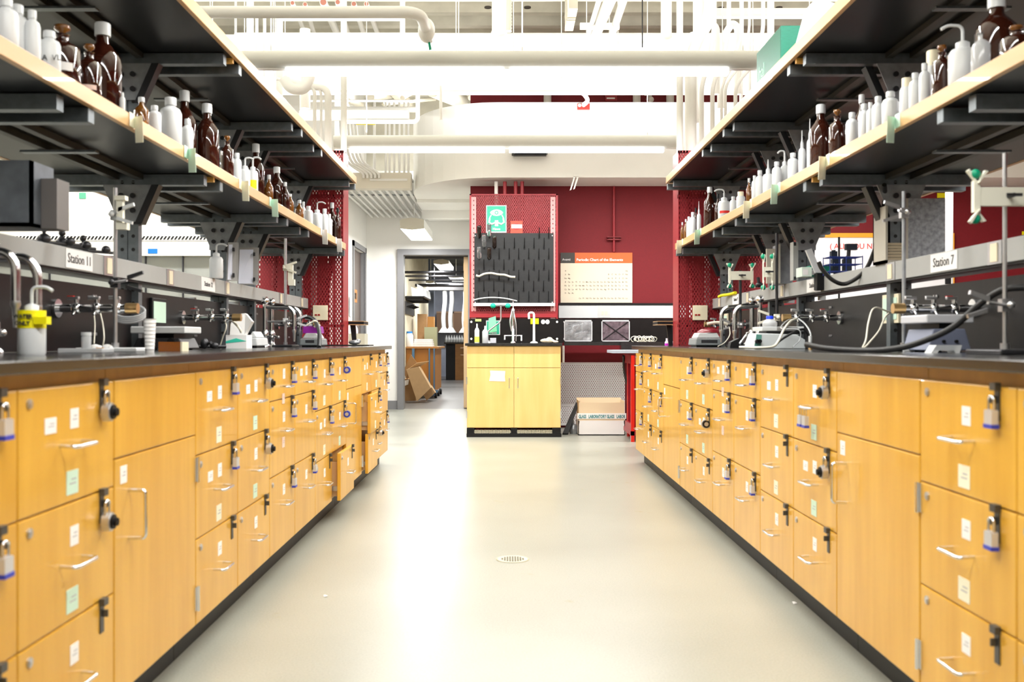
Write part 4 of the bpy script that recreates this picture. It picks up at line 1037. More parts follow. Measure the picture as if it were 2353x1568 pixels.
for i, (px, lb) in enumerate([(1920, 'dark microscope-like clamp standing behind the blue wire rack, left'), (1946, 'dark clamp with hooked top standing behind the blue rack, right')]):
    d = 4.95; x = X_(px, d)
    t = thing('upright_clamp', (x, d, RZ), lb, 'clamp', 'dark clamps behind the blue rack')
    MB().cyl((x, d, RZ), (x+.01*(1 if i else -1), d, Z_(575, d)), .010, 8).build('stem', darkm, t)
    MB().cb((x, d, Z_(612, d)), .04, .03, .07).cb((x+(.02 if i else -.01), d, Z_(568 if i else 585, d)), .055 if i else .03, .03, .03).build('jaws', mat('dark_blue', (.01, .02, .04), .4), t)
# black box + white rod & hose loop
d = 4.865
t = thing('power_adapter', (X_(1886, d), d, Z_(666, d)), 'black box hanging in front of the right raceway with grey trim', 'adapter')
MB().box(X_(1877, d), X_(1896, d), d, d+.05, Z_(667, d), Z_(628, d)).build('case', blackp, t, bevel=.003)
MB().box(X_(1896, d), X_(1902, d), d+.005, d+.05, Z_(667, d), Z_(641, d)).build('grey_trim', race, t)
b_ = MB().plate(at(1852, 575, 4.88), at(1865, 571, 4.88), at(1888, 627, 4.88), at(1874, 627, 4.88), .02)
tag(b_.build('white_holder', plastw), 'white paddle leaning above the black box on the right raceway', 'holder')
hose([at(2032, 425, 4.02), at(2033, 455, 4.1), at(2025, 520, 4.2), at(2008, 580, 4.3), at(1985, 625, 4.35), at(1945, 652, 4.4), at(1915, 645, 4.4), at(1890, 620, 4.4), at(1881, 602, 4.4)], .0095, blackr, 'black hose looping down in front of the right raceway')
hose([at(1853, 792, 3.35)*1, at(1900, 801, 3.25), at(1990, 806, 3.1), at(2060, 801, 3.0), at(2120, 785, 2.9), at(2190, 752, 2.85), at(2250, 700, 2.8), at(2300, 668, 2.75), at(2345, 661, 2.72), at(2390, 665, 2.7)], .0095, blackr, 'thick black hose snaking along the near right counter and rising')
# brown/grey apparatus (hot plate) near right
d = 3.05
hotplate(X_(2163, d), X_(2268, d), d+.1, d+.3, 'blue-grey hot plate with pale top behind the black hose, right bench', .075, mat('blue_gray', (.16, .18, .26), .45), True, mat('pale_gray', (.55, .56, .60), .4), .005)
d = 2.95
b_ = MB().prism([(X_(2140, d), BT), (X_(2152, d), BT+.024), (X_(2211, d), BT+.024), (X_(2205, d), BT), (X_(2196, d), BT), (X_(2192, d), BT+.008), (X_(2158, d), BT+.008), (X_(2154, d), BT)], 'y', d, d+.05)
tag(b_.build('bracket', plastc), 'small pale bracket lying by the near right counter edge', 'bracket')
d = 3.3; tag(MB().box(X_(2077, d), X_(2102, d), d, d+.03, BT, BT+.02).build('eraser', plastw, bevel=.003), 'small white block at the foot of the dark rod, right bench', 'block')
hose([at(2090, 708, 3.9), at(2050, 718, 3.85), at(2010, 708, 3.8), at(1996, 740, 3.75), at(1990, 780, 3.7), at(1982, 800, 3.6)], .0035, mat('tubing', (.78, .74, .62), .4), 'thin pale tubing looping left from the nearest right gas valve')
hose([at(2080, 712, 3.9), at(2040, 722, 3.85), at(2020, 760, 3.75), at(2000, 785, 3.65), at(1985, 800, 3.6), at(1970, 803, 3.5)], .0035, mat('tubing', (.78, .74, .62), .4), 'thin pale tubing slanting down to the near right counter')
# stirrer with beaker, middle right
d = 4.5
x0, x1 = X_(1733, d), X_(1851, d)
t = thing('hot_plate', ((x0+x1)/2, d+.1, BT), 'large white hot plate stirrer with sloped front in the middle right bench', 'hot plate', 'instruments on the benches')
MB().prism([(x0, BT), (x1, BT), (x1, BT+.04), (x1-.04, Z_(769, d)), (x0+.02, Z_(766, d)), (x0+.004, BT+.03)], 'y', d, d+.19).build('housing', mat('pale_blue_gray', (.62, .66, .68), .4), t, bevel=.004)
MB().prism([(x0-.001, BT+.004), (x0+.028, BT+.004), (x0+.034, Z_(770, d)), (x0+.010, Z_(768, d))], 'y', d-.002, d).build('control_panel', mat('panel_teal', (.1, .28, .24), .4), t)
for q in (.010, .022): MB().cyl((x0+q, d-.02, BT+.035), (x0+q, d-.002, BT+.035), .009, 12).build('knob', blackp, t)
MB().box(X_(1765, d), X_(1842, d), d+.03, d+.17, Z_(768, d), Z_(761, d)).build('neck', mat('dark_gap', (.05, .05, .06), .5), t)
MB().box(X_(1751, d), X_(1848, d), d+.0, d+.18, Z_(761, d), Z_(751, d)).build('top_plate', plastw, t, bevel=.003)
MB().box(X_(1785, d), X_(1832, d), d-.002, d+.0, Z_(760, d), Z_(752, d)).build('front_strip', steel, t)
zt = Z_(751, d)
c = Vector((X_(1777, d), d+.06, zt))
t = thing('glass_bottle', c, 'squat clear bottle with blue cap on the right stirrer', 'bottle')
MB().lathe(c, [(.030, 0), (.034, .006), (.034, .020), (.022, .030), (.016, .034), (.016, .042)], 18).build('glass_body', plastc, t)
MB().lathe(c+Vector((0, 0, .036)), [(.017, 0), (.017, .012), (.015, .014)], 16).build('blue_cap', mat('cap_blue', (.0, .04, .75), .4), t)
hose([at(1830, 732, 4.7), at(1815, 740, 4.6), at(1800, 760, 4.4), at(1788, 785, 4.35), at(1775, 797, 4.3), at(1740, 799, 4.3), at(1700, 798, 4.4)], .0055, mat('tubing', (.78, .74, .62), .4), 'pale rubber tubing curving down before the right stirrer')
hose([at(1835, 733, 4.7), at(1850, 745, 4.6), at(1862, 765, 4.5), at(1864, 790, 4.4)], .004, plastc, 'thin clear tube arching right of the right stirrer')
hose([at(1828, 736, 4.7), at(1810, 736, 4.6), at(1795, 755, 4.45), at(1835, 758, 4.4), at(1838, 780, 4.4), at(1822, 798, 4.35)], .0025, plastc, 'thin clear loop of tubing in front of the right stirrer')
hose([at(1784, 791, 4.4), at(1795, 781, 4.4), at(1820, 766, 4.4), at(1845, 757, 4.45), at(1855, 768, 4.5), at(1855, 795, 4.5)], .0055, blackr, 'black cord draped across the right stirrer')
d = 4.3; x = X_(1862, d)
t = thing('brass_valve', (x, d, BT), 'small brass fitting with white sleeve standing on the right counter edge', 'fitting')
MB().lathe((x, d, BT), [(.009, 0), (.009, .014), (.006, .017), (.008, .024)], 12).build('brass_base', brass, t)
MB().lathe((x, d, BT+.024), [(.007, 0), (.008, .004), (.008, .034)], 12).build('sleeve', plastw, t)
# black stand base, tongs between
d = 4.9
t = thing('wire_tongs', (X_(1715, d), d, BT), 'chrome burner tongs splayed before the far right faucet', 'tongs')
b_ = MB()
for a, b0 in (((1700, 790), (1716, 770)), ((1710, 792), (1730, 772)), ((1722, 795), (1738, 775)), ((1716, 765), (1738, 792)), ((1735, 790), (1745, 772))):
    b_.cyl(at(a[0], a[1], d), at(b0[0], b0[1], d+.02), .006, 8)
b_.build('arms', chrome, t)
d = 5.1
tag(MB().prism([(X_(1677, d), BT), (X_(1710, d), BT), (X_(1706, d), BT+.05), (X_(1698, d), BT+.05), (X_(1680, d), BT+.03)], 'y', d, d+.06).build('black_wedge', blackp), 'black wedge-shaped foot left of the chrome tongs', 'foot')
# balance far right with dark red dish
d = 5.9
t = scale_(1598, 1662, 1, 1.2, 765, 'grey balance with pale pan at the far end of the right bench', mat('instrument_gray', (.22, .24, .25), .4), d)
zt = Z_(765, d)
t = thing('red_dish', (X_(1638, d), d+.1, zt), 'dark red domed lid on the far right balance', 'lid')
MB().lathe((X_(1638, d), d+.1, zt), [(.075, 0), (.073, .008), (.05, .022), (.01, .028)], 20).build('dome', mat('dark_red', (.18, .01, .02), .3), t)
hose([at(1625, 745, 6.0), at(1640, 742, 6.0), at(1660, 742, 6.0), at(1672, 746, 6.0)], .009, mat('tubing', (.78, .74, .62), .4), 'thick pale tubing above the far right balance')
hose([at(1676, 752, 5.7), at(1677, 770, 5.6), at(1665, 788, 5.5), at(1650, 796, 5.4)], .003, mat('tubing', (.78, .74, .62), .4), 'thin pale tube curving down beside the far right balance')
hose([at(1652, 682, 7.05), at(1660, 679, 7.0), at(1675, 677, 6.9), at(1690, 673, 6.7)], .011, yellow, 'yellow tool handle lying on the far right raceway', 'yellow_tool', 'tool')
t = thing('loose_clamp', (X_(1745, 5.9), 5.9, RZ), 'dark clamp lying on the right raceway before the red mesh', 'clamp')
MB().ball((X_(1745, 5.9), 5.9, RZ+.016), .022, 0, (1, 1, .7), 6).cyl((X_(1745, 5.9), 5.9, RZ), (X_(1742, 5.9), 5.9, RZ+.06), .01, 8).cyl((X_(1732, 5.9), 5.95, RZ+.01), (X_(1758, 5.9), 5.9, RZ+.01), .008, 8).build('jaws', darkm, t)
# white light boxes under raceway seen between
for s, L in ((1, [(1803, 1826, 697, 683), (1883, 1898, 690, 676)]), (-1, [(421, 447, 694, 684), (521, 548, 706, 693)])):
    for i, (a, b0, c0, c1) in enumerate(L):
        X = SIDE[s]['C']+.05; d = D_((a+b0)/2, X)
        tag(MB().box(X_(a, d), X_(b0, d), d, d+.03, Z_(c0, d), Z_(c1, d)).build('white_box', plastw), 'small white box seen under the %s raceway, %s one' % (SIDE[s]['n'], 'nearer' if i == 0 else 'farther'), 'box')

# ================================================================== FAR END: SINK UNIT
yS = EYE*FPX/221          # 9.77
sx0, sx1 = X_(1072, yS), X_(1290, yS)
sk = thing('sink_cabinet', ((sx0+sx1)/2, yS+.3, 0), 'pale maple two-door sink cabinet standing at the end of the aisle', 'cabinet')
zt = Z_(795, yS); zsplit = Z_(846, yS); zb = Z_(984, yS)
MB().box(sx0+.01, sx1-.005, yS+.022, yS+.55, zb, zt).build('body', maples, sk)
xm = X_(1181, yS)
for i, (a, b0) in enumerate(((sx0+.004, xm-.0015), (xm+.0015, sx1-.008))):
    MB().box(a, b0, yS, yS+.02, zsplit+.002, zt-.004).build('false_drawer', maples, sk, bevel=.003)
    dr = MB().box(a, b0, yS, yS+.02, zb+.004, zsplit-.002).build('door', maples, sk, bevel=.003)
    hx = X_(1170 if i == 0 else 1190, yS)
    MB().tube(fillet([(hx, yS, Z_(868, yS)), (hx, yS-.03, Z_(868, yS)), (hx, yS-.03, Z_(893, yS)), (hx, yS, Z_(893, yS))], .01, 4), .004, 8).build('handle', chrome, dr)
    ex = a-.002 if i == 0 else b0+.002
    for z in (Z_(875, yS), Z_(953, yS)): MB().box(ex-.006, ex+.006, yS-.004, yS+.016, z-.035, z+.035).build('hinge', chrome, dr)
tp = MB().box(sx0+.002, sx0+.075, yS+.01, yS+.5, 0, zb).box(sx1-.09, sx1-.005, yS+.01, yS+.5, 0, zb).box(xm-.03, xm+.03, yS+.01, yS+.5, 0, zb).box(sx0, sx1, yS-.006, yS+.02, 0, .035)
tp.build('base_frame', blackp, sk)
for (a, b0) in ((sx0+.075, xm-.03), (xm+.03, sx1-.09)):
    gv = MB(); k = 0; zz0, zz1 = .035, zb-.02
    x = a-.1
    while x < b0:
        for dirn in (1, -1):
            xa, xb2 = (x, x+.1) if dirn == 1 else (x+.1, x)
            p0 = Vector((xa, yS+.012, zz0)); p1 = Vector((xb2, yS+.012, zz1))
            # clip
            def clip(p0, p1):
                q = []
                for p, o_ in ((p0, p1), (p1, p0)):
                    if p.x < a or p.x > b0:
                        lim = a if p.x < a else b0
                        if abs(o_.x-p.x) < 1e-6: return None
                        tt = (lim-p.x)/(o_.x-p.x)
                        if tt < 0 or tt > 1: return None
                        p = p+(o_-p)*tt
                    q.append(p)
                return q
            q = clip(p0, p1)
            if q and (q[0]-q[1]).length > .01: gv.cyl(q[0], q[1], .0032, 4)
        x += .035
    gv.build('grille', mat('grille', (.62, .58, .45), .45), sk)
note = MB().add([(X_(1124, yS), yS-.002, Z_(876, yS)), (X_(1161, yS), yS-.002, Z_(877, yS)), (X_(1160, yS), yS-.002, Z_(866, yS)), (X_(1161, yS), yS-.002, Z_(853, yS)), (X_(1126, yS), yS-.002, Z_(852, yS)), (X_(1127, yS), yS-.002, Z_(862, yS))], [(0,1,2,3,4,5)])
note.build('paper_note', paper, sk)
st = MB().box(sx0-.015, X_(1292, yS), yS-.025, yS+.56, zt, Z_(789, yS))
tag(st.build('countertop', resin, bevel=.003), 'black resin top of the sink cabinet at the aisle end', 'countertop')
ZS = Z_(789, yS)
yB = yS+.56
bp = MB().box(X_(1078, yB), X_(1294, yB), yB, yB+.02, ZS+.0, Z_(733, yB))
bb = bp.build('backboard', resinm); tag(bb, 'black board with white bolts behind the sink', 'panel')
q = MB()
for (px, py) in ((1083, 740), (1083, 779), (1280, 740), (1280, 779)): q.cyl(at(px, py, yB), at(px, py, yB)-Vector((0, .006, 0)), .012, 12)
q.build('bolt', plastw, bb)
# red mesh column behind the sink
yC = yB+.03
t = thing('mesh_column', (X_(1180, yC), yC, 0), 'wide red perforated metal column behind the sink', 'service column')
xa, xb_ = X_(1079, yC), X_(1282, yC); zt_ = Z_(446, yC)
MB().box(xa, xb_, yC, yC+.003, .02, zt_).build('mesh_panel', redmesh, t)
MB().box(xa, xa+.02, yC-.004, yC+.25, 0, zt_).box(xb_-.02, xb_, yC-.004, yC+.25, 0, zt_).box(xa, xb_, yC-.004, yC+.02, zt_-.012, zt_).box(xa, xb_, yC+.2, yC+.206, 0, zt_).build('frame', redp, t)
for (a, b0) in ((X_(1083, yC), X_(1094, yC)), (X_(1265, yC), X_(1276, yC))):
    o_ = MB().box(a, b0, yC-.006, yC-.002, 1.1, Z_(453, yC)).build('slotted_strip', mat('red_light', (.62, .30, .30), .4), t)
    h = MB(); z = 1.15
    while z < Z_(455, yC): h.box((a+b0)/2-.005, (a+b0)/2+.005, yC-.0065, yC-.006, z, z+.014); z += .048
    h.build('slot_row', mat('slot_dark', (.12, .01, .015), .6), o_)
MB().box(xa, X_(1300, yC)-.1, yC-.02, yC-.005, Z_(730, yC), Z_(716, yC)).build('lower_rail', redp, t)
for px in (1140, 1160, 1185, 1200):
    MB().cyl((X_(px, yC), yC+.1, 1.1), (X_(px, yC), yC+.1, 2.62), .02, 10).build('service_pipe', redp if px != 1140 else pipew, t)
# drying peg board
yP = yC-.03
px0, px1, py0, py1 = 1090, 1272, 536, 697
t = thing('drying_rack', (X_(1181, yP), yP, Z_(py1, yP)), 'black peg board drying rack on the red mesh column above the sink', 'drying rack')
bd = MB().box(X_(px0, yP), X_(px1, yP), yP, yP+.015, Z_(py1, yP), Z_(py0, yP)).build('board', mat('peg_black', (.014, .015, .017), .5, noise=.3, nscale=30), t)
MB().box(X_(1088, yP), X_(1274, yP), yP-.05, yP+.015, Z_(704, yP), Z_(697, yP)).build('drip_tray', plastw, t)
q = MB()
for (a, b0) in ((1092, 542), (1269, 542), (1092, 695), (1269, 695)): q.cyl(at(a, b0, yP), at(a, b0, yP)-Vector((0, .004, 0)), .006, 8)
q.build('screw', plastw, t)
pegs = []
rows_ = [(548, [1101, 1125, 1239, 1261]), (572, [1113, 1136, 1159, 1182, 1205, 1227, 1250]), (596, [1101, 1124, 1147, 1170, 1192, 1215, 1238, 1261]), (621, [1112, 1135, 1158, 1181, 1204, 1227, 1250]),
         (645, [1101, 1124, 1147, 1169, 1192, 1215, 1238, 1261]), (670, [1112, 1135, 1158, 1180, 1203, 1226, 1249]), (694, [1100, 1123, 1146, 1169, 1192, 1215, 1238, 1260])]
for py, xs in rows_:
    for px in xs:
        a = at(px, py-1, yP); c = MB()
        c.tube([a, a+Vector((0, -.018, .03)), a+Vector((0, -.050, .105))], [.0065, .005, .0032], 8)
        c.cyl(a, a+Vector((0, -.006, 0)), .011, 10)
        c.build('peg', blackp, t)
# glassware on pegs
for i, (px, py, k, lb) in enumerate([(1101, 532, 'd', 'dark tube hanging on the top left peg of the drying rack'), (1124, 528, 'g', 'clear glass tube on the top row peg over the eyewash sign'), (1112, 553, 'g', 'clear glass cylinder on the second row peg at left'),
                              (1136, 556, 'd', 'dark tube on the second row peg, second from left'), (1101, 580, 'g', 'clear glass cylinder on the third row peg at far left'), (1124, 582, 'd', 'dark tube on the third row peg, second from left')]):
    a = at(px, py, yP-.13)
    b_ = MB().tube([a+Vector((0, -.04, .05)), a+Vector((0, -.038, .045)), a+Vector((0, .045, -.045)), a+Vector((0, .055, -.055))], [.012, .022, .022, .015], 14)
    tag(b_.build('test_tube', glass if k == 'g' else mat('dark_glass', (.015, .008, .006), .15)), lb, 'glassware', 'glassware on the drying rack')
hp = [at(px, py, yP-.06) for px, py in ((1094, 633), (1101, 635), (1112, 630), (1128, 628), (1145, 631), (1160, 632), (1172, 636), (1184, 637))]
tag(MB().tube(smooth(hp), [.012]+[.011]*(len(smooth(hp))-1), 8).build('bottle_brush', mat('rope_white', (.80, .77, .66), .8, noise=.3, nscale=80, bump=1)), 'thick white cord lying across the pegs of the drying rack', 'cord')
hp = [at(px, py, yP-.06) for px, py in ((1088, 690), (1105, 686), (1130, 684), (1160, 686), (1188, 692))]
tag(MB().tube(smooth(hp), .0065, 8).build('plastic_tube', plastw), 'thin white tube lying across the lowest pegs of the drying rack', 'tube')
# signs above
yG = yC-.012
t = thing('eyewash_sign', (X_(1140, yG), yG, Z_(535, yG)), 'green and white eyewash sign on the red mesh column', 'sign')
MB().box(X_(1117, yG), X_(1164, yG), yG, yG+.003, Z_(535, yG), Z_(472, yG)).build('plate', paper, t)
MB().box(X_(1119, yG), X_(1162, yG), yG-.0015, yG, Z_(532, yG), Z_(474, yG)).build('green_field', signg, t)
g = MB(); cx, cz = X_(1141, yG), Z_(489, yG)
def ell(mb, cx, cz, rx, rz, y, n=24, m=0, lens_=False):
    if lens_: pts = [(cx+rx*math.cos(a), cz+rz*math.sin(a)*abs(math.sin(a))**.4) for a in [2*PI*k/n for k in range(n)]]
    else: pts = [(cx+rx*math.cos(2*PI*k/n), cz+rz*math.sin(2*PI*k/n)) for k in range(n)]
    mb.add([(u, y, v) for u, v in pts], [tuple(range(n))], m)
ell(g, cx, cz, .068, .034, yG-.002, lens_=True)
g.tube([(cx-.07, yG-.002, cz-.06), (cx-.078, yG-.002, cz-.10), (cx-.05, yG-.002, cz-.12), (cx, yG-.002, cz-.10), (cx+.05, yG-.002, cz-.12), (cx+.078, yG-.002, cz-.10), (cx+.07, yG-.002, cz-.06)], .011, 6)
g.box(cx-.018, cx+.018, yG-.003, yG-.0015, cz-.14, cz-.08)
for q in (-1, 1): g.plate((cx+q*.068, yG-.002, cz-.06), (cx+q*.080, yG-.002, cz-.06), (cx+q*.060, yG-.002, cz-.02), (cx+q*.05, yG-.002, cz-.025), .0005)
g.build('eye_pictogram', paper, t)
g = MB(); ell(g, cx, cz, .020, .020, yG-.0028); g.build('iris', signg, t)
g = MB(); ell(g, cx, cz, .011, .011, yG-.0034); g.build('pupil', paper, t)
g = MB(); text_mb(g, 'Haws', (cx-.04, yG-.003, Z_(529, yG)), .035, bold=.001); g.build('lettering', paper, t)
t = thing('red_notice', (X_(1187, yG), yG, Z_(536, yG)), 'small red notice with a white band beside the eyewash sign', 'sign')
MB().box(X_(1173, yG), X_(1201, yG), yG, yG+.003, Z_(536, yG), Z_(508, yG)).build('plate', mat('notice_red', (.80, .07, .04), .5), t)
g = MB(); ell(g, X_(1187, yG), Z_(521, yG), .045, .035, yG-.001); g.build('dark_disc', mat('notice_dark', (.55, .03, .03), .5), t)
MB().box(X_(1175, yG), X_(1200, yG), yG-.003, yG-.0015, Z_(525, yG), Z_(516, yG)).build('white_band', paper, t)
# sink faucet, eyewash arm, tall tap
yF = yS+.35
x = X_(1179, yF)
t = thing('sink_faucet', (x, yF, ZS), 'chrome two-handled faucet with hose in the middle of the sink', 'faucet')
MB().lathe((x, yF, ZS), [(.03, 0), (.03, .01), (.015, .02), (.015, .30), (.02, .31), (.02, .34), (.006, .36), (.005, .44)], 14).build('column', chrome, t)
MB().tube([(x-.09, yF, ZS+.075), (x+.09, yF, ZS+.075)], .009, 10).cyl((x-.085, yF, ZS+.075), (x-.085, yF-.03, ZS+.03), .010, 8).cyl((x+.085, yF, ZS+.075), (x+.085, yF-.03, ZS+.02), .010, 8).build('cross_handles', chrome, t)
MB().tube(smooth([(x-.01, yF-.03, ZS+.33), (x-.03, yF-.05, ZS+.22), (x-.015, yF-.05, ZS+.12)]), .008, 8).build('spray_head', steel, t)
MB().tube(smooth([(x+.005, yF-.03, ZS+.33), (x+.03, yF-.05, ZS+.18), (x+.03, yF-.05, ZS+.02)]), .005, 8).build('spray_hose', steel, t)
x = X_(1227, yF)
t = thing('gooseneck_tap', (x, yF, ZS), 'white bent-over tap right of the sink faucet', 'faucet')
MB().lathe((x, yF, ZS), [(.04, 0), (.035, .012), (.013, .02), (.011, .26)], 14).build('column', mat('tap_white', (.8, .79, .76), .35), t)
MB().tube(fillet([(x, yF, ZS+.25), (x, yF, ZS+.31), (x-.055, yF, ZS+.31), (x-.05, yF, ZS+.245)], .035, 6), .012, 10).build('spout', mat('tap_white', (.8,.79,.76), .35), t)
# eyewash arm with two green heads
x = X_(1121, yF)
t = thing('eyewash', (x, yF, ZS), 'eyewash arm with two green heads over the left of the sink', 'eyewash')
MB().tube(fillet([(x, yF, ZS+.02), (x, yF, ZS+.12), (X_(1151, yF), yF, ZS+.22), (X_(1151, yF), yF, Z_(703, yF))], .03, 5), .0085, 10).build('arm', steel, t)
MB().cyl((X_(1136, yF), yF, Z_(701, yF)), (X_(1166, yF), yF, Z_(701, yF)), .010, 10).build('cross_bar', steel, t)
for px in (1133, 1167): MB().ball((X_(px, yF), yF, Z_(703, yF)), .026, 0, (1.1, 1, 1), 10).build('green_head', mat('eyewash_green', (.0, .45, .28), .35), t)
MB().lathe((x, yF, ZS), [(.04, 0), (.035, .015), (.012, .03)], 12).build('base', steel, t)
yQ = yB-.004
t = thing('eyewash_notice', (X_(1134, yQ), yQ, Z_(770, yQ)), 'green notice with white border on the black board behind the sink', 'sign')
MB().box(X_(1117, yQ), X_(1149, yQ), yQ, yQ+.003, Z_(770, yQ), Z_(737, yQ)).build('plate', paper, t)
MB().box(X_(1118.5, yQ), X_(1147.5, yQ), yQ-.001, yQ, Z_(768.5, yQ), Z_(738.5, yQ)).build('green_field', signg, t)
g = MB(); text_mb(g, 'Haws', (X_(1126, yQ), yQ-.002, Z_(767, yQ)), .03, bold=.001); g.build('lettering', paper, t)
t = MB().plate((X_(1122, yQ), yQ-.03, Z_(765, yQ)), (X_(1142, yQ), yQ-.03, Z_(762, yQ)), (X_(1139, yQ), yQ-.03, Z_(727, yQ)), (X_(1123, yQ), yQ-.03, Z_(732, yQ)), .004)
tag(t.build('green_tag', mat('tag_green', (.22, .75, .38), .5)), 'bright green hanging tag in front of the green notice', 'tag')
tag(MB().box(X_(1092, yQ), X_(1106, yQ), yQ, yQ+.003, Z_(739, yQ), Z_(733.5, yQ)).build('tape_strip', mat('lime', (.45, .80, .2), .5)), 'lime green tape at the left top of the black board', 'tape')
tag(MB().box(X_(1219, yQ), X_(1238, yQ), yQ-.001, yQ+.003, Z_(745, yQ), Z_(732, yQ)).build('yellow_note', yellow), 'yellow note behind the bent-over tap', 'note')
g = MB(); ell(g, X_(1248, yQ), Z_(740, yQ), .022, .024, yQ-.001); ell(g, X_(1258, yQ), Z_(740, yQ), .022, .024, yQ-.0015)
tag(g.build('glove_sticker', paper), 'white double-lobed sticker on the black board right of the yellow note', 'sticker')
# items on the sink top
yI = yS+.12
for i, (px, top, w_, k, lb) in enumerate([(1096, 744, 11, 'spray', 'spray bottle with yellow-green label at the left end of the sink top'), (1115, 749, 14, 'jar', 'grey plastic bottle beside the spray bottle on the sink top')]):
    x = X_(px, yI); h = Z_(top, yI)-ZS; r = w_*yI/FPX/2
    t = thing('spray_bottle' if i == 0 else 'plastic_bottle', (x, yI, ZS), lb, 'bottle', 'bottles on the sink top')
    MB().lathe((x, yI, ZS), [(r*.95, 0), (r, .005), (r, h*.66), (r*.5, h*.78)], 14).build('bottle_body', plastw if i == 0 else mat('plastic_gray', (.45, .47, .50), .4), t)
    MB().lathe((x, yI, ZS+h*.7), [(r*.75, 0), (r*.7, h*.06), (r*.35, h*.08), (r*.3, h*.30)], 12).build('pump', plastw, t)
    if i == 0:
        MB().lathe((x, yI, ZS+.01), [(r*1.03, 0), (r*1.03, h*.28)], 14).build('label', mat('lime_y', (.72, .85, .10), .5), t)
        MB().lathe((x, yI, ZS+h*.68), [(r*.8, 0), (r*.78, h*.04)], 12).build('collar', blue, t)
t = tag(MB().box(X_(1126, yI), X_(1140, yI), yI, yI+.05, ZS, Z_(777, yI)).build('sponge_holder', mat('holder_gray', (.5, .52, .58), .4), bevel=.003), 'small grey holder by the foot of the eyewash arm', 'holder')
x = X_(1258, yI)
b_ = MB().ball((x, yI, ZS+.024), .028, 0, (2.6, 1, .85), 8).ball((x+.02, yI, ZS+.035), .028, 0, (1.2, 1, .9), 7).ball((x+.08, yI-.02, ZS+.014), .016, 0, (1.8, 1, .8), 6)
tag(b_.build('crumpled_towel', mat('towel_cream', (.78, .68, .52), .8, bump=1, nscale=40)), 'crumpled cream paper towel at the right of the sink top', 'paper towel')

# ================================================================== RED WALL AREA RIGHT OF THE SINK
yW = YR-.004
t = thing('periodic_chart', (X_(1370, yW), yW, Z_(696, yW)), 'periodic chart of the elements with orange header on the red wall', 'chart')
y_ = yW-.012
MB().box(X_(1288, y_), X_(1453, y_), y_, y_+.012, Z_(696, y_), Z_(581, y_)).build('board', mat('chart_cream', (.84, .76, .60), .6), t)
MB().box(X_(1321, y_), X_(1453, y_), y_-.001, y_, Z_(605, y_), Z_(581, y_)).build('orange_header', orangeh, t)
MB().box(X_(1288, y_), X_(1321, y_), y_-.001, y_, Z_(605, y_), Z_(581, y_)).build('dark_header', mat('chart_dark', (.05, .045, .04), .5), t)
g = MB(); text_mb(g, 'Periodic Chart of the Elements', (X_(1324.5, y_), y_-.0015, Z_(600, y_)), .0405, bold=.0011)
text_mb(g, 'Avanti', (X_(1292, y_), y_-.0015, Z_(599, y_)), .035); g.build('header_text', paper, t)
EL = """H,,,,,,,,,,,,,,,,,He
Li,Be,,,,,,,,,,,B,C,N,O,F,Ne
Na,Mg,,,,,,,,,,,Al,Si,P,S,Cl,Ar
K,Ca,Sc,Ti,V,Cr,Mn,Fe,Co,Ni,Cu,Zn,Ga,Ge,As,Se,Br,Kr
Rb,Sr,Y,Zr,Nb,Mo,Tc,Ru,Rh,Pd,Ag,Cd,In,Sn,Sb,Te,I,Xe
Cs,Ba,La,Hf,Ta,W,Re,Os,Ir,Pt,Au,Hg,Tl,Pb,Bi,Po,At,Rn
Fr,Ra,Ac
,,,,Ce,Pr,Nd,Pm,Sm,Eu,Gd,Tb,Dy,Ho,Er,Tm,Yb,Lu"""
pys = [623, 631, 640, 648.5, 657, 665.5, 674, 686]
g = MB()
for r_, row in enumerate(EL.split('\n')):
    for c_, e in enumerate(row.split(',')):
        if e: text_mb(g, e, (X_(1299.5+c_*8.25, y_), y_-.0015, Z_(pys[r_], y_)), .021, center=True, depth=0, bold=.0003)
g.build('element_symbols', mat('ink_faint', (.22, .18, .13), .6), t)
# conduit on the red wall with clamp
t = thing('wall_conduit', (X_(1410, yW), yW-.02, Z_(579, yW)), 'thin red painted conduit running down the red wall above the chart', 'pipe')
MB().cyl((X_(1410, yW), yW-.03, Z_(579, yW)), (X_(1410, yW), yW-.03, 2.63), .013, 10).build('tube', redp, t)
MB().box(X_(1394, yW), X_(1426, yW), yW-.05, yW, Z_(553, yW), Z_(551, yW)).box(X_(1394, yW), X_(1426, yW), yW-.05, yW, Z_(547, yW), Z_(545, yW)).box(X_(1398, yW), X_(1422, yW), yW-.02, yW, Z_(552, yW), Z_(546, yW)).build('wall_clamp', mat('red_dark', (.2, .01, .015), .5), t)
# raceway, black strip, black board
yD = YR-.10
t = thing('wall_raceway', (X_(1420, yD), yD, Z_(731, yD)), 'pale grey raceway with black cap on the red wall under the chart', 'raceway')
MB().box(X_(1284, yD), X_(1552, yD)+.2, yD, YR-.002, Z_(731, yD), Z_(702, yD)).build('channel', racel, t)
MB().box(X_(1284, yD), X_(1552, yD)+.2, yD-.005, YR-.002, Z_(702, yD), Z_(697, yD)).build('black_cap', blackp, t)
MB().box(X_(1374, yD), X_(1402, yD), yD-.003, yD, Z_(730, yD), Z_(703, yD)).build('cover_plate', mat('plate_gray', (.60, .62, .62), .5), t)
for px in (1385, 1393): MB().box(X_(px-2.5, yD), X_(px+2.5, yD), yD-.005, yD-.003, Z_(724, yD), Z_(716, yD)).build('outlet', ivory, t)
yE_ = YR-.35
bb = MB().box(X_(1294, yE_), X_(1570, yE_)+.1, yE_, yE_+.02, Z_(786, yE_), Z_(733, yE_)).build('backboard', resinm)
tag(bb, 'long black board on the red wall below the grey raceway', 'panel')
q = MB()
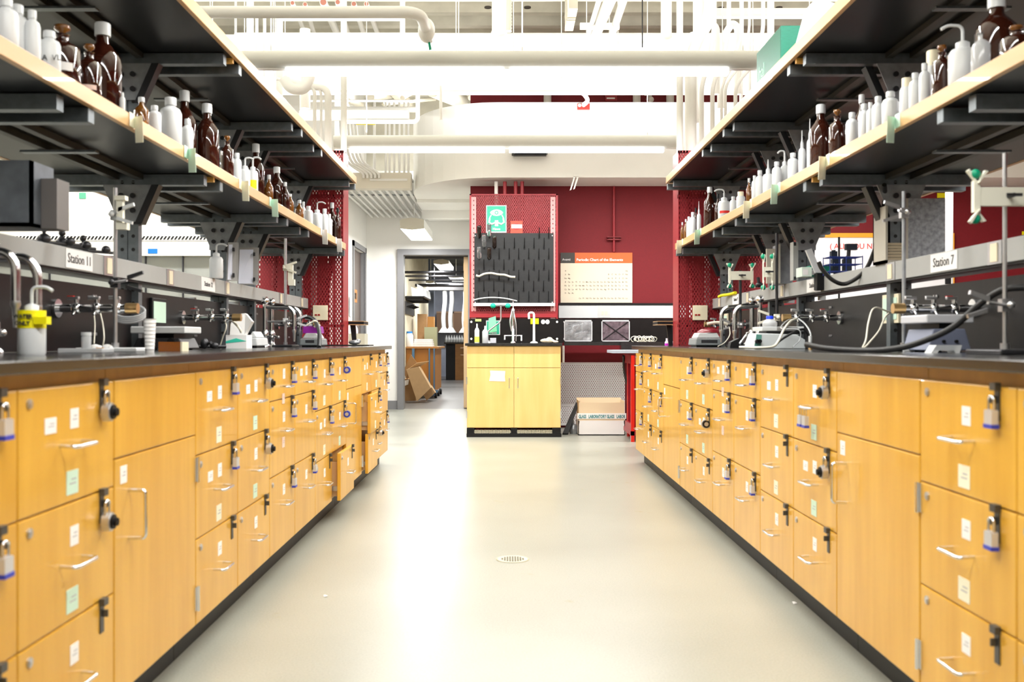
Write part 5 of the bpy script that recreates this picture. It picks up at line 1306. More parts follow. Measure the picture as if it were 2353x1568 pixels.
for px, py in ((1289+9, 740), (1298, 779)): q.cyl(at(px-1, py, yE_), at(px-1, py, yE_)-Vector((0, .006, 0)), .012, 12)
q.build('bolt', plastw, bb)
ct = MB().box(X_(1294, yE_), X_(1570, yE_)+.1, yE_-.15, yE_+.02, Z_(794, yE_), Z_(786, yE_)).box(X_(1420, yE_), X_(1570, yE_), yE_-.3, yE_-.15, Z_(806, yE_), Z_(786, yE_))
tag(ct.build('wall_counter', resin), 'narrow black counter along the red wall right of the sink', 'countertop')
for i, (a, b0, lb) in enumerate([(1296, 1361, 'crinkled clear plastic sheet taped to the black board, left one'), (1382, 1447, 'crinkled plastic window with black cross on the black board, right one')]):
    y = yE_-.004
    t = thing('plastic_cover', (X_((a+b0)/2, y), y, Z_(785, y)), lb, 'plastic sheet', 'plastic covers on the black board')
    MB().box(X_(a, y), X_(b0, y), y-.003, y+.003, Z_(785, y), Z_(736, y)).build('sheet', foil if i == 0 else mat('plastic_purple', (.22, .17, .20), .2, .4, noise=.6, nscale=18, bump=.8), t)
    MB().box(X_(a, y), X_(b0, y), y-.005, y-.003, Z_(739, y), Z_(736, y)).box(X_(a, y), X_(b0, y), y-.005, y-.003, Z_(785, y), Z_(783, y)).box(X_(a, y), X_(a+2, y), y-.005, y-.003, Z_(785, y), Z_(736, y)).box(X_(b0-2, y), X_(b0, y), y-.005, y-.003, Z_(785, y), Z_(736, y)).build('tape_border', mat('tape_clear', (.62, .63, .64), .3), t)
    if i == 1:
        c = MB()
        for (p, q_) in (((a+4, 740), (b0-4, 781)), ((a+4, 781), (b0-4, 740))):
            c.cyl(at(p[0], p[1], y-.006), at(q_[0], q_[1], y-.006), .006, 6)
        c.build('black_cross', blackp, t)
# tangled white cable
b_ = MB()
pts = [at(1458+k*.34+(8+2.5*math.sin(k*.37))*math.cos(k*.62), 780-(6+1.8*math.sin(k*.23))*math.sin(k*.62), yE_-.12-.05*math.sin(k*.31)) for k in range(130)]
b_.tube(pts, .0045, 6)
tag(b_.build('cable_tangle', mat('cable_cream', (.80, .77, .65), .5)), 'tangle of cream cables on the black counter below the raceway', 'cable')
for i, px in enumerate((1532, 1549)):
    y = 8.6; x = X_(px, y)
    t = thing('purple_vial', (x, y, Z_(797, y)), 'small bottle of purple liquid behind the right bench end, %s one' % ('left' if i == 0 else 'right'), 'bottle', 'purple vials')
    MB().lathe((x, y, Z_(799, y)), [(.016, 0), (.017, .004), (.017, .045), (.008, .06), (.008, .08)], 12).build('glass_body', mat('vial', (.75, .70, .80), .2), t)
    MB().lathe((x, y, Z_(797, y)), [(.0175, 0), (.0175, .028)], 12).build('purple_liquid', mat('magenta', (.65, .03, .65), .3), t)
sb = MB().box(X_(1500, 8.55), X_(1600, 8.55), 8.5, 8.9, .0, Z_(799, 8.6)-.002)
tag(sb.build('side_cabinet', blackp), 'dark low cabinet behind the right bench end under the purple vials', 'cabinet')
# white mesh guard
yM = YR-.06
t = thing('mesh_guard', (X_(1364, yM), yM, Z_(975, yM)), 'white perforated metal guard low on the red wall', 'guard')
MB().box(X_(1288, yM), X_(1436, yM), yM, yM+.003, Z_(976, yM), Z_(836, yM)).build('mesh_sheet', whmesh, t)
for (pa_, pb_) in ((837, 833), (934, 929), (978, 973)): MB().box(X_(1288, yM), X_(1436, yM), yM-.004, yM+.01, Z_(pa_, yM), Z_(pb_, yM)).build('rail', mat('guard_white', (.80, .79, .79), .4), t)
tag(MB().box(X_(1291.5, yS+.4), X_(1296, yS+.4), yS+.3, yS+.7, Z_(833, yS+.4), Z_(795, yS+.4)).build('metal_strip', steel), 'narrow steel strip down the right side of the sink cabinet', 'strip')
# glass disposal box
yX = EYE*FPX/217
x0, x1 = X_(1329, yX), X_(1436, yX)
t = thing('glass_disposal_box', ((x0+x1)/2, yX+.2, 0), 'open white and tan LABORATORY GLASS disposal box on the floor', 'box')
zt = Z_(926, yX); zm = Z_(967, yX)
bx = MB(); th = .006; yb = yX+.32
bx.box(x0, x1, yX, yX+th, 0, zm).box(x0, x1, yb-th, yb, 0, zm).box(x0, x0+th, yX, yb, 0, zm).box(x1-th, x1, yX, yb, 0, zm).box(x0, x1, yX, yb, 0, .01)
bx.build('lower_sleeve', mat('box_white', (.82, .80, .80), .6), t)
bx = MB(); e = .004
bx.box(x0+e, x1-e, yX+e, yX+th+e, zm-.03, zt).box(x0+e, x1-e, yb-th-e, yb-e, zm-.03, zt+.035).box(x0+e, x0+th+e, yX, yb-e, zm-.03, zt+.018).box(x1-th-e, x1-e, yX, yb-e, zm-.03, zt+.018)
bx.build('upper_box', cardl, t)
MB().box(x0-.012, x1+.012, yX-.003, yX, Z_(963, yX), Z_(950, yX)).build('tape_band', paper, t)
g = MB(); text_mb(g, 'GLASS   LABORATORY GLASS   LABOR', (x0+.004, yX-.004, Z_(961, yX)), .0455, bold=.0014)
sx = (x1-x0)/ max(1e-6, (max(v[0] for v in g.v)-min(v[0] for v in g.v)))
g.v = [(x0+(v[0]-x0)*sx, v[1], v[2]) for v in g.v]; g.build('lettering', inkt, t)
# black bag / broom pan leaning left of it
b_ = MB().plate(at(1292, 1000, yX+.1), at(1305, 1000, yX+.1), at(1332, 925, yX+.25), at(1322, 930, yX+.25), .04)
tag(b_.build('dust_pan', blackp), 'black dust pan leaning between the sink cabinet and the glass box', 'dust pan')
b_ = MB().ball(at(1318, 988, yX+.18), .06, 0, (.8, .6, 1.1), 7).ball(at(1312, 970, yX+.2), .04, 0, (.8, .8, 1.1), 6)
tag(b_.build('plastic_bag', foil), 'crumpled silvery plastic bag beside the glass box', 'bag')
# red cart behind right bench end
yK = 9.3
t = thing('red_cart', (X_(1450, yK), yK+.2, 0), 'bright red metal cart with pale blue top behind the right bench', 'cart')
x0, x1 = X_(1436, yK), X_(1480, yK)+.3
zt = Z_(812, yK)
for (la, lb_, ly) in ((X_(1450, yK), X_(1458, yK), yK), (x1-.03, x1, yK), (X_(1440, yK+.6), X_(1440, yK+.6)+.03, yK+.55)): MB().box(la, lb_, ly, ly+.03, .0, zt-.02).build('leg', redb, t)
MB().box(X_(1450, yK), x1, yK+.005, yK+.6, zt-.10, zt-.02).box(X_(1450, yK), x1, yK, yK+.6, .06, .10).plate((X_(1450, yK), yK, .10), (X_(1436, yK+.4), yK+.4, .10), (X_(1436, yK+.4), yK+.4, .17), (X_(1450, yK), yK, .17), .02).build('shelf_pan', redp, t)
MB().box(X_(1452, yK), x1, yK+.3, yK+.31, .1, zt-.05).build('inner_panel', mat('deep_red', (.25, .0, .01), .4), t)
MB().prism([(X_(1407, yK), zt), (X_(1480, yK)+.3, zt), (X_(1480, yK)+.3, zt+.028), (X_(1407, yK), zt+.028)], 'y', yK-.02, yK+.5).build('top_slab', mat('slab_blue', (.50, .56, .66), .35), t)
for px in (1453,): MB().cyl((X_(px, yK), yK+.02, 0), (X_(px, yK), yK+.02, .06), .018, 12).build('caster', steel, t)
hose([at(1433, 818, 9.75), at(1434, 850, 9.9), at(1440, 880, 10.1), at(1448, 900, 10.2), at(1450, 940, 10.2)], .012, blackr, 'black cord hanging down beside the red cart')

# pieces on the bulkhead
t = thing('wall_speaker', at(1212, 352, 10.2), 'dark glossy projector mounted under the second pendant lamp', 'projector')
yy = 10.2
MB().box(X_(1183, yy), X_(1259, yy), yy, yy+.10, Z_(352, yy), Z_(345, yy)).build('case', mat('speaker_dark', (.06, .08, .10), .15, .4, noise=.6, nscale=20), t)
MB().box(X_(1176, yy), X_(1182, yy), yy, yy+.1, Z_(354, yy), Z_(343, yy)).box(X_(1180, yy), X_(1256, yy), yy+.02, yy+.11, Z_(355, yy), Z_(352, yy)).build('bracket', blackp, t)
t.name = 'wall_projector'; WL['wall_projector'] = WL['wall_speaker']
yy = 10.25
t = thing('cable_bracket', at(1318, 440, yy), 'white channel bracket hanging under the bulkhead before the red wall', 'bracket')
MB().plate(at(1318, 408, yy), at(1322, 406, yy), at(1313, 436, yy), at(1309, 438, yy), .01).plate(at(1326, 406, yy), at(1330, 406, yy), at(1321, 434, yy), at(1317, 436, yy), .01).build('arms', white, t)
MB().box(X_(1318, yy), X_(1330, yy), yy, yy+.03, 2.64, Z_(405, yy)+.03).build('clip', white, t)

# ================================================================== CORRIDOR AND STORE ROOM
def pendant_box(px0, px1, py0, py1, d0, d1, label, m=lens2):
    x0, x1 = X_(px0, d0), X_(px1, d0); z1, z0 = Z_(py0, d0), Z_(py1, d0)
    t = thing('box_lamp', ((x0+x1)/2, d0, z0), label, 'ceiling light', 'box shaped ceiling lights')
    xm = (x0+x1)/2
    MB().prism([(x0, z0), (xm, z0-.015), (x1, z0), (x1, z1-.02), (xm+.04, z1), (xm-.04, z1), (x0, z1-.02)], 'y', d0, d0+.02).build('end_cap', mat('lamp_cap', (.50, .47, .38), .5), t)
    MB().box(x0, x1, d0+.02, d1, z0+.01, z1-.015).build('housing', white, t)
    MB().box(x0+.005, x1-.005, d0+.02, d1, z0-.006, z0+.008).build('light_panel', m, t)
    MB().cyl((xm, d0+.3, z1-.015), (xm, d0+.3, 2.64 if d0 < 13.7 else 3.0), .006, 6).build('hanger', white, t)
pendant_box(919, 974, 501, 525, 12.0, 13.4, 'hanging box lamp with lit underside in the corridor before the doorway')
# wireway and conduits at left of the bulkhead
yy = 11.0
t = thing('wireway_box', (X_(878, yy), yy, Z_(433, yy)), 'long beige wireway box left of the curved bulkhead', 'wireway')
MB().box(X_(800, yy)-.15, X_(944, yy), yy, yy+.16, Z_(433, yy), Z_(397, yy)).build('box_body', mat('wire_beige', (.70, .66, .56), .5), t)
MB().box(X_(850, yy), X_(936, yy), yy-.01, yy, Z_(416, yy), Z_(411, yy)).build('latch_rail', white, t)
xs = [844, 858, 884, 893, 905, 917, 926, 936, 944]
for i, px in enumerate([836, 858, 884, 893, 904, 916, 927, 937]):
    b_ = MB().cyl((X_(px, yy), yy+.08, Z_(397, yy)), (X_(px, yy), yy+.08, 3.6), .0125 if i != 1 else .016, 10)
    tag(b_.build('conduit', white), 'vertical white conduit rising from the wireway, %s from left' % ORD[i], 'pipe', 'conduits above the wireway')
for i in range(5):
    x = X_(803+i*9, yy)
    b_ = MB().tube(smooth([(x-.16+.0*i, yy+.3, 3.6), (x-.10, yy+.1, 3.2), (x-.02, yy-.02, 2.93), (x+.14, yy-.03, 2.80), (x+.16, yy-.03, 2.74)]), .014, 10)
    tag(b_.build('curved_conduit', white), 'curved white conduit bending into the wireway, %s from left' % ORD[i], 'pipe', 'conduits bending into the wireway')
for i in range(10):
    x = -1.86+i*.082
    b_ = MB().cyl((x, yy+.17, 2.66), (x, 13.74, 2.66), .016, 10)
    tag(b_.build('ceiling_conduit', white), 'white conduit running along the corridor ceiling, %s from the left wall' % ORD[i], 'pipe', 'parallel corridor conduits')
struct(MB().box(-1.94, -1.08, 11.3, 13.75, 2.76, 2.80).build('ceiling_slot', white))
tag(MB().box(-1.94, -1.08, 11.9, 11.94, 2.685, 2.70).build('conduit_rack', galv), 'cross rack bar above the corridor conduits', 'rack')
tag(MB().box(-1.93, -1.925, 12.2, 12.36, 1.25, 1.5).build('wall_card', paper), 'small white card on the corridor wall beside the side door', 'card')
# open wooden door leaf at doorway right
dd_ = struct(MB().box(-.605, -.545, 13.92, 14.8, .01, 2.12).build('door_2', mat('door_maple', (.72, .50, .28), .45)))
MB().box(-.608, -.605, 13.915, 13.97, 1.93, 2.03).box(-.608, -.605, 13.915, 13.97, .25, .35).box(-.608, -.605, 13.915, 13.97, 1.15, 1.22).build('hinge', brass, dd_)
# store room shell
struct(MB().box(-1.76, -1.66, 13.87, 21, 0, 3.0).build('wall_store_left', block))
struct(MB().box(-3.6, -3.5, 13.87, 27, 0, 3.0).build('wall_store_side', block))
struct(MB().box(.9, 1.0, 13.87, 27, 0, 3.0).build('wall_store_right', block))
struct(MB().box(-3.5, .9, 26.5, 26.6, 0, 3.0).build('wall_store_back', mat('store_blue', (.42, .46, .58), .7, noise=.4, nscale=2)))
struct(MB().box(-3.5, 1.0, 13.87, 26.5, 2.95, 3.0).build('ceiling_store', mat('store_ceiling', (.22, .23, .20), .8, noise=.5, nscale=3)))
pendant_box(996, 1031, 596, 606, 15.2, 16.6, 'lit box lamp nearest the doorway in the store room')
pendant_box(1030, 1062, 633, 637, 17.8, 19.0, 'lit box lamp farther right in the store room')
pendant_box(978, 996, 644, 650, 19.2, 20.4, 'lit box lamp far left in the store room')
for i, (py, d, r) in enumerate([(626, 15.6, .02), (635, 16.2, .015), (644, 16.8, .015), (656, 18, .03), (588, 15.0, .05)]):
    b_ = MB().cyl((-1.655, d, Z_(py, d)), (.88, d, Z_(py, d)), r, 10)
    tag(b_.build('store_pipe', darkm), 'dark pipe crossing the store room ceiling, %s from the top in view' % ORD[[1, 2, 3, 4, 0][i]], 'pipe', 'store room pipes')
for i in range(5):
    pts = [(-1.49+.05*i, 14.0, 2.40+.045*i), (-1.40+.05*i, 14.8, 2.36+.045*i), (-1.15+.06*i, 15.6-.05*i, 2.40+.045*i), (-.65, 16.3-.08*i, 2.44+.05*i)]
    tag(MB().tube(smooth(pts), .022, 8).build('silver_conduit', chrome), 'silver conduit curving over the store room door, %s from the left' % ORD[i], 'pipe', 'silver conduits')
tag(MB().box(-3.49, .89, 22.0, 22.3, Z_(667, 22), Z_(650, 22)).build('duct', mat('duct_gray', (.20, .20, .21), .5)), 'wide dark duct crossing over the fume arms in the store room', 'duct')
tag(MB().box(-1.65, .8, 17.0, 17.1, 2.52, 2.60).build('green_beam', mat('green_beam', (.03, .22, .05), .5)), 'green painted beam under the store room ceiling', 'beam')
# rack on left wall of the store room (black grid shelf with glass)
d = 14.4
t = thing('wall_rack', (-1.5, 16.9, Z_(720, 16.3)), 'black slotted shelf on the store room wall with glassware', 'shelf')
z = Z_(684, 16.3)
MB().box(-1.655, X_(988, 17.4), 16.2, 17.6, z, z+.02).build('shelf_board', blackp, t)
for k in range(6): MB().box(-1.655, X_(984, 17.4), 16.25+k*.24, 16.27+k*.24, z-.05, z).build('rib', blackp, t)
MB().box(-1.658, -1.64, 16.2, 17.7, z-.27, z-.06).build('peg_rail', darkm, t)
for k in range(5): MB().cyl((-1.64, 16.3+k*.28, z-.15), (-1.54, 16.3+k*.28, z-.12), .01, 6).build('peg', blackp, t)
for i, (y, x, r) in enumerate([(16.5, -1.52, .12), (16.8, -1.45, .17), (17.1, -1.42, .15), (17.4, -1.38, .12)]):
    b_ = MB().plate((x-.05, y, z+.021), (x+.05, y, z+.021), (x+.03, y, z+.03+r), (x-.07, y, z+.03+r*1.3), .015)
    tag(b_.build('drying_tray', plastw), 'upright white panel on the store room shelf, %s from the doorway' % ORD[i], 'panel', 'panels on the store shelf')
# cart with boxes
d = 16.3
zt = Z_(797, d)
x0, x1 = -1.655, X_(1008, d)
t = thing('workbench', ((x0+x1)/2, d+.5, 0), 'brown wooden workbench with blue metal posts in the store room', 'workbench')
MB().box(x0, x1, d, d+1.6, zt-.03, zt).build('top', woodbr, t)
MB().box(x0, X_(1000, d), d+.05, d+1.5, .12, zt-.03).build('body', mat('bench_orange', (.36, .14, .02), .5), t)
MB().box(X_(985, d), X_(988, d), d-.0, d+.03, .05, zt-.03).box(X_(996, d), X_(999, d), d-.0, d+.03, .05, zt-.03).box(x0+.1, x0+.14, d, d+.03, .05, zt-.03).box(X_(985, d), X_(1006, d), d-.05, d+.03, .10, .14).build('blue_posts', blueg, t)
for k in (0.2, .8, 1.4): MB().cyl((x1-.08, d+k-.02, .05), (x1-.04, d+k-.02, .05), .05, 12).build('wheel', blackp, t)
d2 = 16.45
t = thing('storage_jar', (X_(941, d2), d2, zt), 'large white jar with blue lid on the store room workbench', 'jar')
x = X_(941, d2)
MB().lathe((x, d2, zt), [(.06, 0), (.063, .01), (.063, .18), (.045, .22)], 16).build('jar_body', plastw, t)
MB().lathe((x, d2, zt+.22), [(.047, 0), (.047, .03)], 16).build('lid', mat('lid_blue', (.02, .2, .6), .4), t)
for k in range(4):
    b_ = MB().box(X_(948+k, d2), X_(994-k, d2), d2+.05, d2+.4, zt+.001+k*.032, zt+.001+k*.032+.028)
    tag(b_.build('paper_stack', plastw), 'white paper packet on the workbench, %s from the bottom' % ORD[k], 'packet', 'packets on the workbench')
for i, (a, b0, c0, c1, dd2, lb) in enumerate([(959, 980, 722, 770, 17.4, 'tall cardboard box at the back of the workbench'), (981, 997, 728, 762, 17.7, 'orange-brown cardboard box leaning beside the tall one'), (975, 1003, 752, 790, 17.0, 'grey-green flat carton leaning on the workbench')]):
    b_ = MB().box(X_(a, dd2), X_(b0, dd2), dd2, dd2+.25, zt+.001, Z_(c0, dd2))
    tag(b_.build('carton', [cardd, mat('card_orange', (.45, .22, .06), .8), mat('card_olive', (.24, .24, .14), .8)][i]), lb, 'box', 'cartons on the workbench')
# big open cardboard boxes at the doorway floor
d = 15.55
t = thing('cardboard_box', (X_(965, d), d+.2, 0), 'tilted open cardboard box with labels inside the doorway', 'box', 'cardboard boxes by the doorway')
a = [at(929, 903, d), at(962, 820+5, d), at(992, 884, d), at(958, 917, d)]
MB().plate(at(938, 848, d), at(966, 842, d), at(993, 890, d), at(962, 920, d), -.30).build('box_body', card, t)
MB().plate(at(938, 848, d), at(966, 842, d), at(986, 830, d-.1), at(958, 834, d-.1), .005).build('top_flap', mat('card_light', (.62, .44, .25), .8), t)
MB().plate(at(955, 864, d-.01), at(968, 857, d-.01), at(984, 884, d-.01), at(971, 890, d-.01), .003).build('shipping_label', paper, t)
g = MB().add([at(970, 884, d-.02), at(977, 880, d-.02), at(974, 874, d-.02)], [(0,1,2)]); g.build('label_mark', ink, t)
t = thing('cardboard_box', (X_(940, d+.1), d+.3, 0), 'brown cardboard box lying behind the tilted one inside the doorway', 'box', 'cardboard boxes by the doorway')
MB().box(-1.62, X_(955, d+.1), d+.12, d+.5, 0, Z_(872, d)).build('box_body', cardd, t)
MB().plate(at(926, 855, d+.1), at(944, 815, d+.1), at(962, 840, d+.1), at(935, 872, d+.1), .02).build('top_flap', cardd, t)
MB().plate(at(927, 888, d+.11), at(938, 884, d+.11), at(940, 872, d+.11), at(927, 876, d+.11), .003).build('shipping_label', paper, t)
t = thing('cardboard_box', (X_(985, d+.15), d+.2, 0), 'small open cardboard box on the floor at the workbench wheel', 'box', 'cardboard boxes by the doorway')
MB().plate(at(968, 897, d+.1), at(990, 887, d+.1), at(1000, 903, d+.1), at(980, 921, d+.1), .2).build('box_body', card, t)
# far lab bench with fume snorkels
d = 24.0
t = thing('far_bench', (X_(1045, d), d, 0), 'dark lab bench with brown drawers at the back of the store room', 'bench')
MB().box(X_(1020, d), X_(1090, d), d, d+.7, Z_(787, d)-.04, Z_(787, d)).build('top', resin, t)
MB().box(X_(1046, d), X_(1090, d), d+.02, d+.6, .0, Z_(790, d)).build('drawer_unit', woodbr, t)
MB().box(X_(1024, d), X_(1046, d), d+.1, d+.6, .0, Z_(790, d)).build('knee_space', blackp, t)
MB().box(X_(1058, d), X_(1070, d), d, d+.02, Z_(801, d), Z_(799, d)).box(X_(1058, d), X_(1070, d), d, d+.02, Z_(817, d), Z_(815, d)).build('handle', chrome, t)
for i, px in enumerate((1020, 1036, 1067)):
    x = X_(px, 22)
    zb_ = Z_(765, 22)
    t = thing('fume_snorkel', (x, 22, zb_), 'white fume extraction arm with cone hood, %s from left' % ORD[i], 'fume extractor', 'fume arms in the store room')
    MB().tube(smooth([(x, 22, zb_+.1), (x-.01, 22, zb_+.35), (x+.02, 22.05, zb_+.7), (x+.01, 22.1, Z_(665, 22.1))]), .05, 10).build('duct', plastw, t)
    MB().lathe((x, 22, zb_), [(.12, 0), (.12, .01), (.045, .12)], 16).build('hood', plastw, t)
for i, px in enumerate(range(1025, 1072, 6)):
    x = X_(px, 24.1)
    b_ = MB().lathe((x, 24.2, Z_(787, 24.0)), [(.03, 0), (.032, .01), (.03, .10), (.015, .13), (.015, .17)], 10)
    tag(b_.build('glass_bottle', plastw), 'pale bottle on the far store room bench, %s from left' % ORD[i], 'bottle', 'bottles on the far bench')
d = 26.0
t = thing('wooden_cabinet', (X_(1060, d), d, Z_(765, d)), 'brown wooden wall cabinet at the back of the store room', 'cabinet')
MB().box(X_(1003, d), X_(1090, d), d, d+.499, Z_(765, d), Z_(716, d)).build('carcass', mat('cab_brown', (.22, .13, .08), .6), t)
MB().box(X_(1040, d), X_(1043, d), d-.01, d, Z_(765, d), Z_(716, d)).box(X_(1003, d), X_(1090, d), d-.01, d, Z_(720, d), Z_(716, d)).build('stile', mat('cab_br2', (.34, .22, .14), .6), t)
tag(MB().box(X_(984, 23), X_(997, 23), 23, 23.3, 0, 2.95).build('tall_locker', mat('locker', (.20, .23, .30), .5)), 'tall slate blue column at the back left of the store room', 'locker')

# ================================================================== BEHIND THE LEFT BENCH
yH = 9.6
t = thing('fume_hood', (-4.0, yH+.4, 0), 'large white fume hood with vent slits beyond the left bench', 'fume hood')
hx0, hx1 = -6.5, X_(588, yH)
zb_ = Z_(588, yH)
MB().box(hx0, hx1, yH, yH+.9, zb_, 3.2).build('hood_front', mat('hood_white', (.86, .83, .74), .5), t)
MB().box(hx0, hx1, yH-.004, yH, Z_(554, yH), Z_(553, yH)).build('seam', grayfr, t)
q = MB(); x = hx0
while x < hx1-.05:
    q.plate((x, yH-.003, Z_(551, yH)), (x+.018, yH-.003, Z_(551, yH)), (x+.040, yH-.003, Z_(543, yH)), (x+.022, yH-.003, Z_(543, yH)), .002); x += .035
q.build('vent_slits', blackp, t)
MB().box(hx0, hx1, yH+.5, yH+.55, .9, zb_).box(hx1-.05, hx1, yH, yH+.9, .9, zb_).build('liner', mat('hood_gray', (.42, .42, .38), .5), t)
MB().box(hx0, hx1, yH+.05, yH+.06, .95, zb_).build('sash_glass', mat('sash', (.60, .62, .58), .15, trans=.6), t)
for px in (108, 416, 330): MB().box(X_(px, yH), X_(px+3, yH), yH+.03, yH+.05, .95, zb_).build('sash_bar', darkm, t)
MB().box(hx0, hx1, yH, yH+.9, 0, .9).build('base_cabinet', mat('hood_base', (.55, .53, .48), .5), t)
tag(MB().box(X_(340, yH), X_(362, yH), yH-.004, yH-.001, Z_(583, yH), Z_(572, yH)).build('tape_strip', bluet), 'blue tape strip on the white fume hood', 'tape')
d = 6.5
for i, (px, py, w_, h_, m__, lb) in enumerate([(190, 441, 16, 14, green, 'small green sticker hanging beyond the left shelf')]):
    tag(MB().box(X_(px-8, yH), X_(px+8, yH), yH-.006, yH-.002, Z_(457, yH), Z_(443, yH)).build('sticker', mat('sticker_green', (.03, .16, .09), .5)), lb, 'sticker')
for i, (px, w_, h_, m__, lb) in enumerate([(385, 60, 25, plastw, 'white box in the fume hood behind the left raceway'), (455, 36, 14, plastw, 'small white box in the fume hood right of the larger one'), (336, 16, 12, green, 'green box in the fume hood')]):
    zc = Z_(634, yH)
    tag(MB().box(X_(px-w_/2, yH), X_(px+w_/2, yH), yH+.15, yH+.4, Z_(650, yH), Z_(634-h_, yH)).build('hood_box', m__), lb, 'box', 'boxes in the fume hood')
hd = [o for o in C.objects if o.name == 'fume_hood'][0]
MB().box(hx0, hx1-.05, yH+.1, yH+.45, .9, Z_(650, yH)-.001).build('work_deck', race, hd)

# ================================================================== BEHIND THE RIGHT BENCH
yV = YR-.03
wx0, wx1 = X_(1866, yV), X_(2192, yV)
t = thing('whiteboard', ((wx0+wx1)/2, yV, Z_(652, yV)), 'whiteboard with orange frame and red handwriting on the red wall', 'whiteboard')
MB().box(wx0, wx1, yV, yV+.02, Z_(700, yV), Z_(540, yV)).build('board', mat('board_white', (.86, .87, .90), .25), t)
MB().box(wx0, wx1, yV-.012, yV, Z_(546, yV), Z_(536, yV)).box(wx0, wx1, yV-.012, yV, Z_(712, yV), Z_(700, yV)).box(wx1-.06, wx1, yV-.012, yV, Z_(700, yV), Z_(546, yV)).build('frame', orange, t)
g = MB(); text_mb(g, '( ALL YOU NEED IS', (X_(1906, yV), yV-.003, Z_(572, yV)), .082, bold=.0004)
g.build('red_writing', inkr, t)
t = thing('white_post', (X_(2181, 9.5), 9.5, 0), 'white vertical pipe before the red wall at far right', 'pipe')
MB().cyl((X_(2181, 9.5), 9.5, 0), (X_(2181, 9.5), 9.5, CZ), .036, 16).build('tube', white, t)
MB().box(X_(2168, 9.5), X_(2180, 9.5), 9.45, 9.47, Z_(654, 9.5), Z_(638, 9.5)).build('collar', blackp, t)
tag(MB().box(X_(2153, yV), X_(2172, yV), yV-.01, yV, Z_(455, yV), Z_(444, yV)).build('wall_note', yellow), 'yellow note high on the red wall beyond the right shelf', 'note')
tag(MB().box(X_(2348, yV), X_(2352, yV)+.1, yV-.01, yV, Z_(540, yV), Z_(532, yV)).build('wall_note', yellow), 'yellow note on the red wall at the right picture edge', 'note')
tag(MB().box(X_(2346, yV), X_(2360, yV), yV-.01, yV, Z_(400, yV), Z_(380, yV)).build('wall_note', green), 'green note on the red wall at the right picture edge', 'note')

# ================================================================== CEILING: LAMPS, PIPES
k = 0
RN = ['over the sink end', 'over the far half of the benches', 'over the near half of the benches', 'just above the camera']
for i, yy in enumerate(ROWS):
    t = thing('pendant_lamp', (0, yy, ROWZ-.12), 'long white tubular pendant lamp row %s' % RN[i], 'pendant light', 'tubular pendant lamps')
    xa, xb_ = (-4.6, 4.6) if i else (-1.60, 1.58)
    MB().cyl((xa, yy, ROWZ), (xb_, yy, ROWZ), .060, 24).build('tube_housing', housew, t)
    for xs in (-3.1, 0.0, 3.1):
        if i == 0 and xs: continue
        for q in ((-1.45, -.02), (.02, 1.45)):
            MB().box(xs+q[0], xs+q[1], yy-.035, yy+.035, ROWZ-.098, ROWZ-.060).build('light_lens', lens, t)
    MB().box(xa, xb_, yy-.02, yy+.02, ROWZ-.064, ROWZ-.04).build('spine', white, t)
    for xs in ((-1.3, 1.3) if i == 0 else (-3.1, -1.55, 0.1, 1.55, 3.1)):
        MB().cyl((xs, yy, ROWZ+.05), (xs, yy, CZ), .004, 6).build('suspension_rod', white, t)

t = thing('strip_lamp', (-.9, 12.3, 4.13), 'white strip lamp high above the corridor behind the beam', 'ceiling light')
MB().box(-1.62, -.18, 12.24, 12.36, 4.14, 4.20).build('housing', white, t)
MB().box(-1.60, -.20, 12.25, 12.35, 4.125, 4.14).build('light_lens', lens, t)
MB().cyl((-1.4, 12.3, 4.2), (-1.4, 12.3, CZ), .006, 6).cyl((-.4, 12.3, 4.2), (-.4, 12.3, CZ), .006, 6).build('suspension_rod', white, t)
PC = {}
def pipe(pts, r, label, m=None, name='ceiling_pipe', group='white pipes under the ceiling', f=.08):
    o = MB().tube(fillet(pts, f, 6) if len(pts) > 2 else pts, r, 14).build(name, m or pipew)
    return tag(o, label, 'pipe', group)
def V(px, d, z0=None, z1=None): return X_(px, d)
# column risers over the red service columns
for i, (px, d, w_, lb) in enumerate([(790, 7.62, 14, 'white riser pipe standing on top of the left red column'), (1562, 7.62, 15, 'white riser pipe on top of the right red column')]):
    x = X_(px, d); pipe([(x, d, 2.385), (x, d, CZ)], w_*d/FPX/2, lb)
x = X_(1587, 7.72); pipe([(x, 7.72, 2.385), (x, 7.72, 3.15), (x+.15, 7.72, 3.5), (x+.15, 7.72, CZ)], .045, 'thick white riser pipe right of the right red column riser')
for i, (px, w_) in enumerate([(1612, 11), (1637, 10), (1658, 6), (1667, 6), (1690, 9)]):
    d = 7.9; x = X_(px, d)
    pipe([(x, d, 1.9), (x, d, 2.98), (x+.05+.02*i, d, 3.12), (x+.1+.03*i, d, 3.4), (x+.1+.03*i, d, CZ)], w_*d/FPX/2, 'white pipe dropping to the right bench, %s right of the column riser' % ORD[i], group='pipes dropping to the right bench')
for i, (px, w_) in enumerate([(723, 8), (738, 6), (754, 16)]):
    d = 7.9; x = X_(px, d); top = Z_(196+i*3, d)
    pipe([(x, d, 1.9), (x, d, top), (x-.16, d+.02, top+.015), (x-.3, d, top+.05)], w_*d/FPX/2, 'white pipe dropping to the left bench, %s from left' % ORD[i], group='pipes dropping to the left bench')
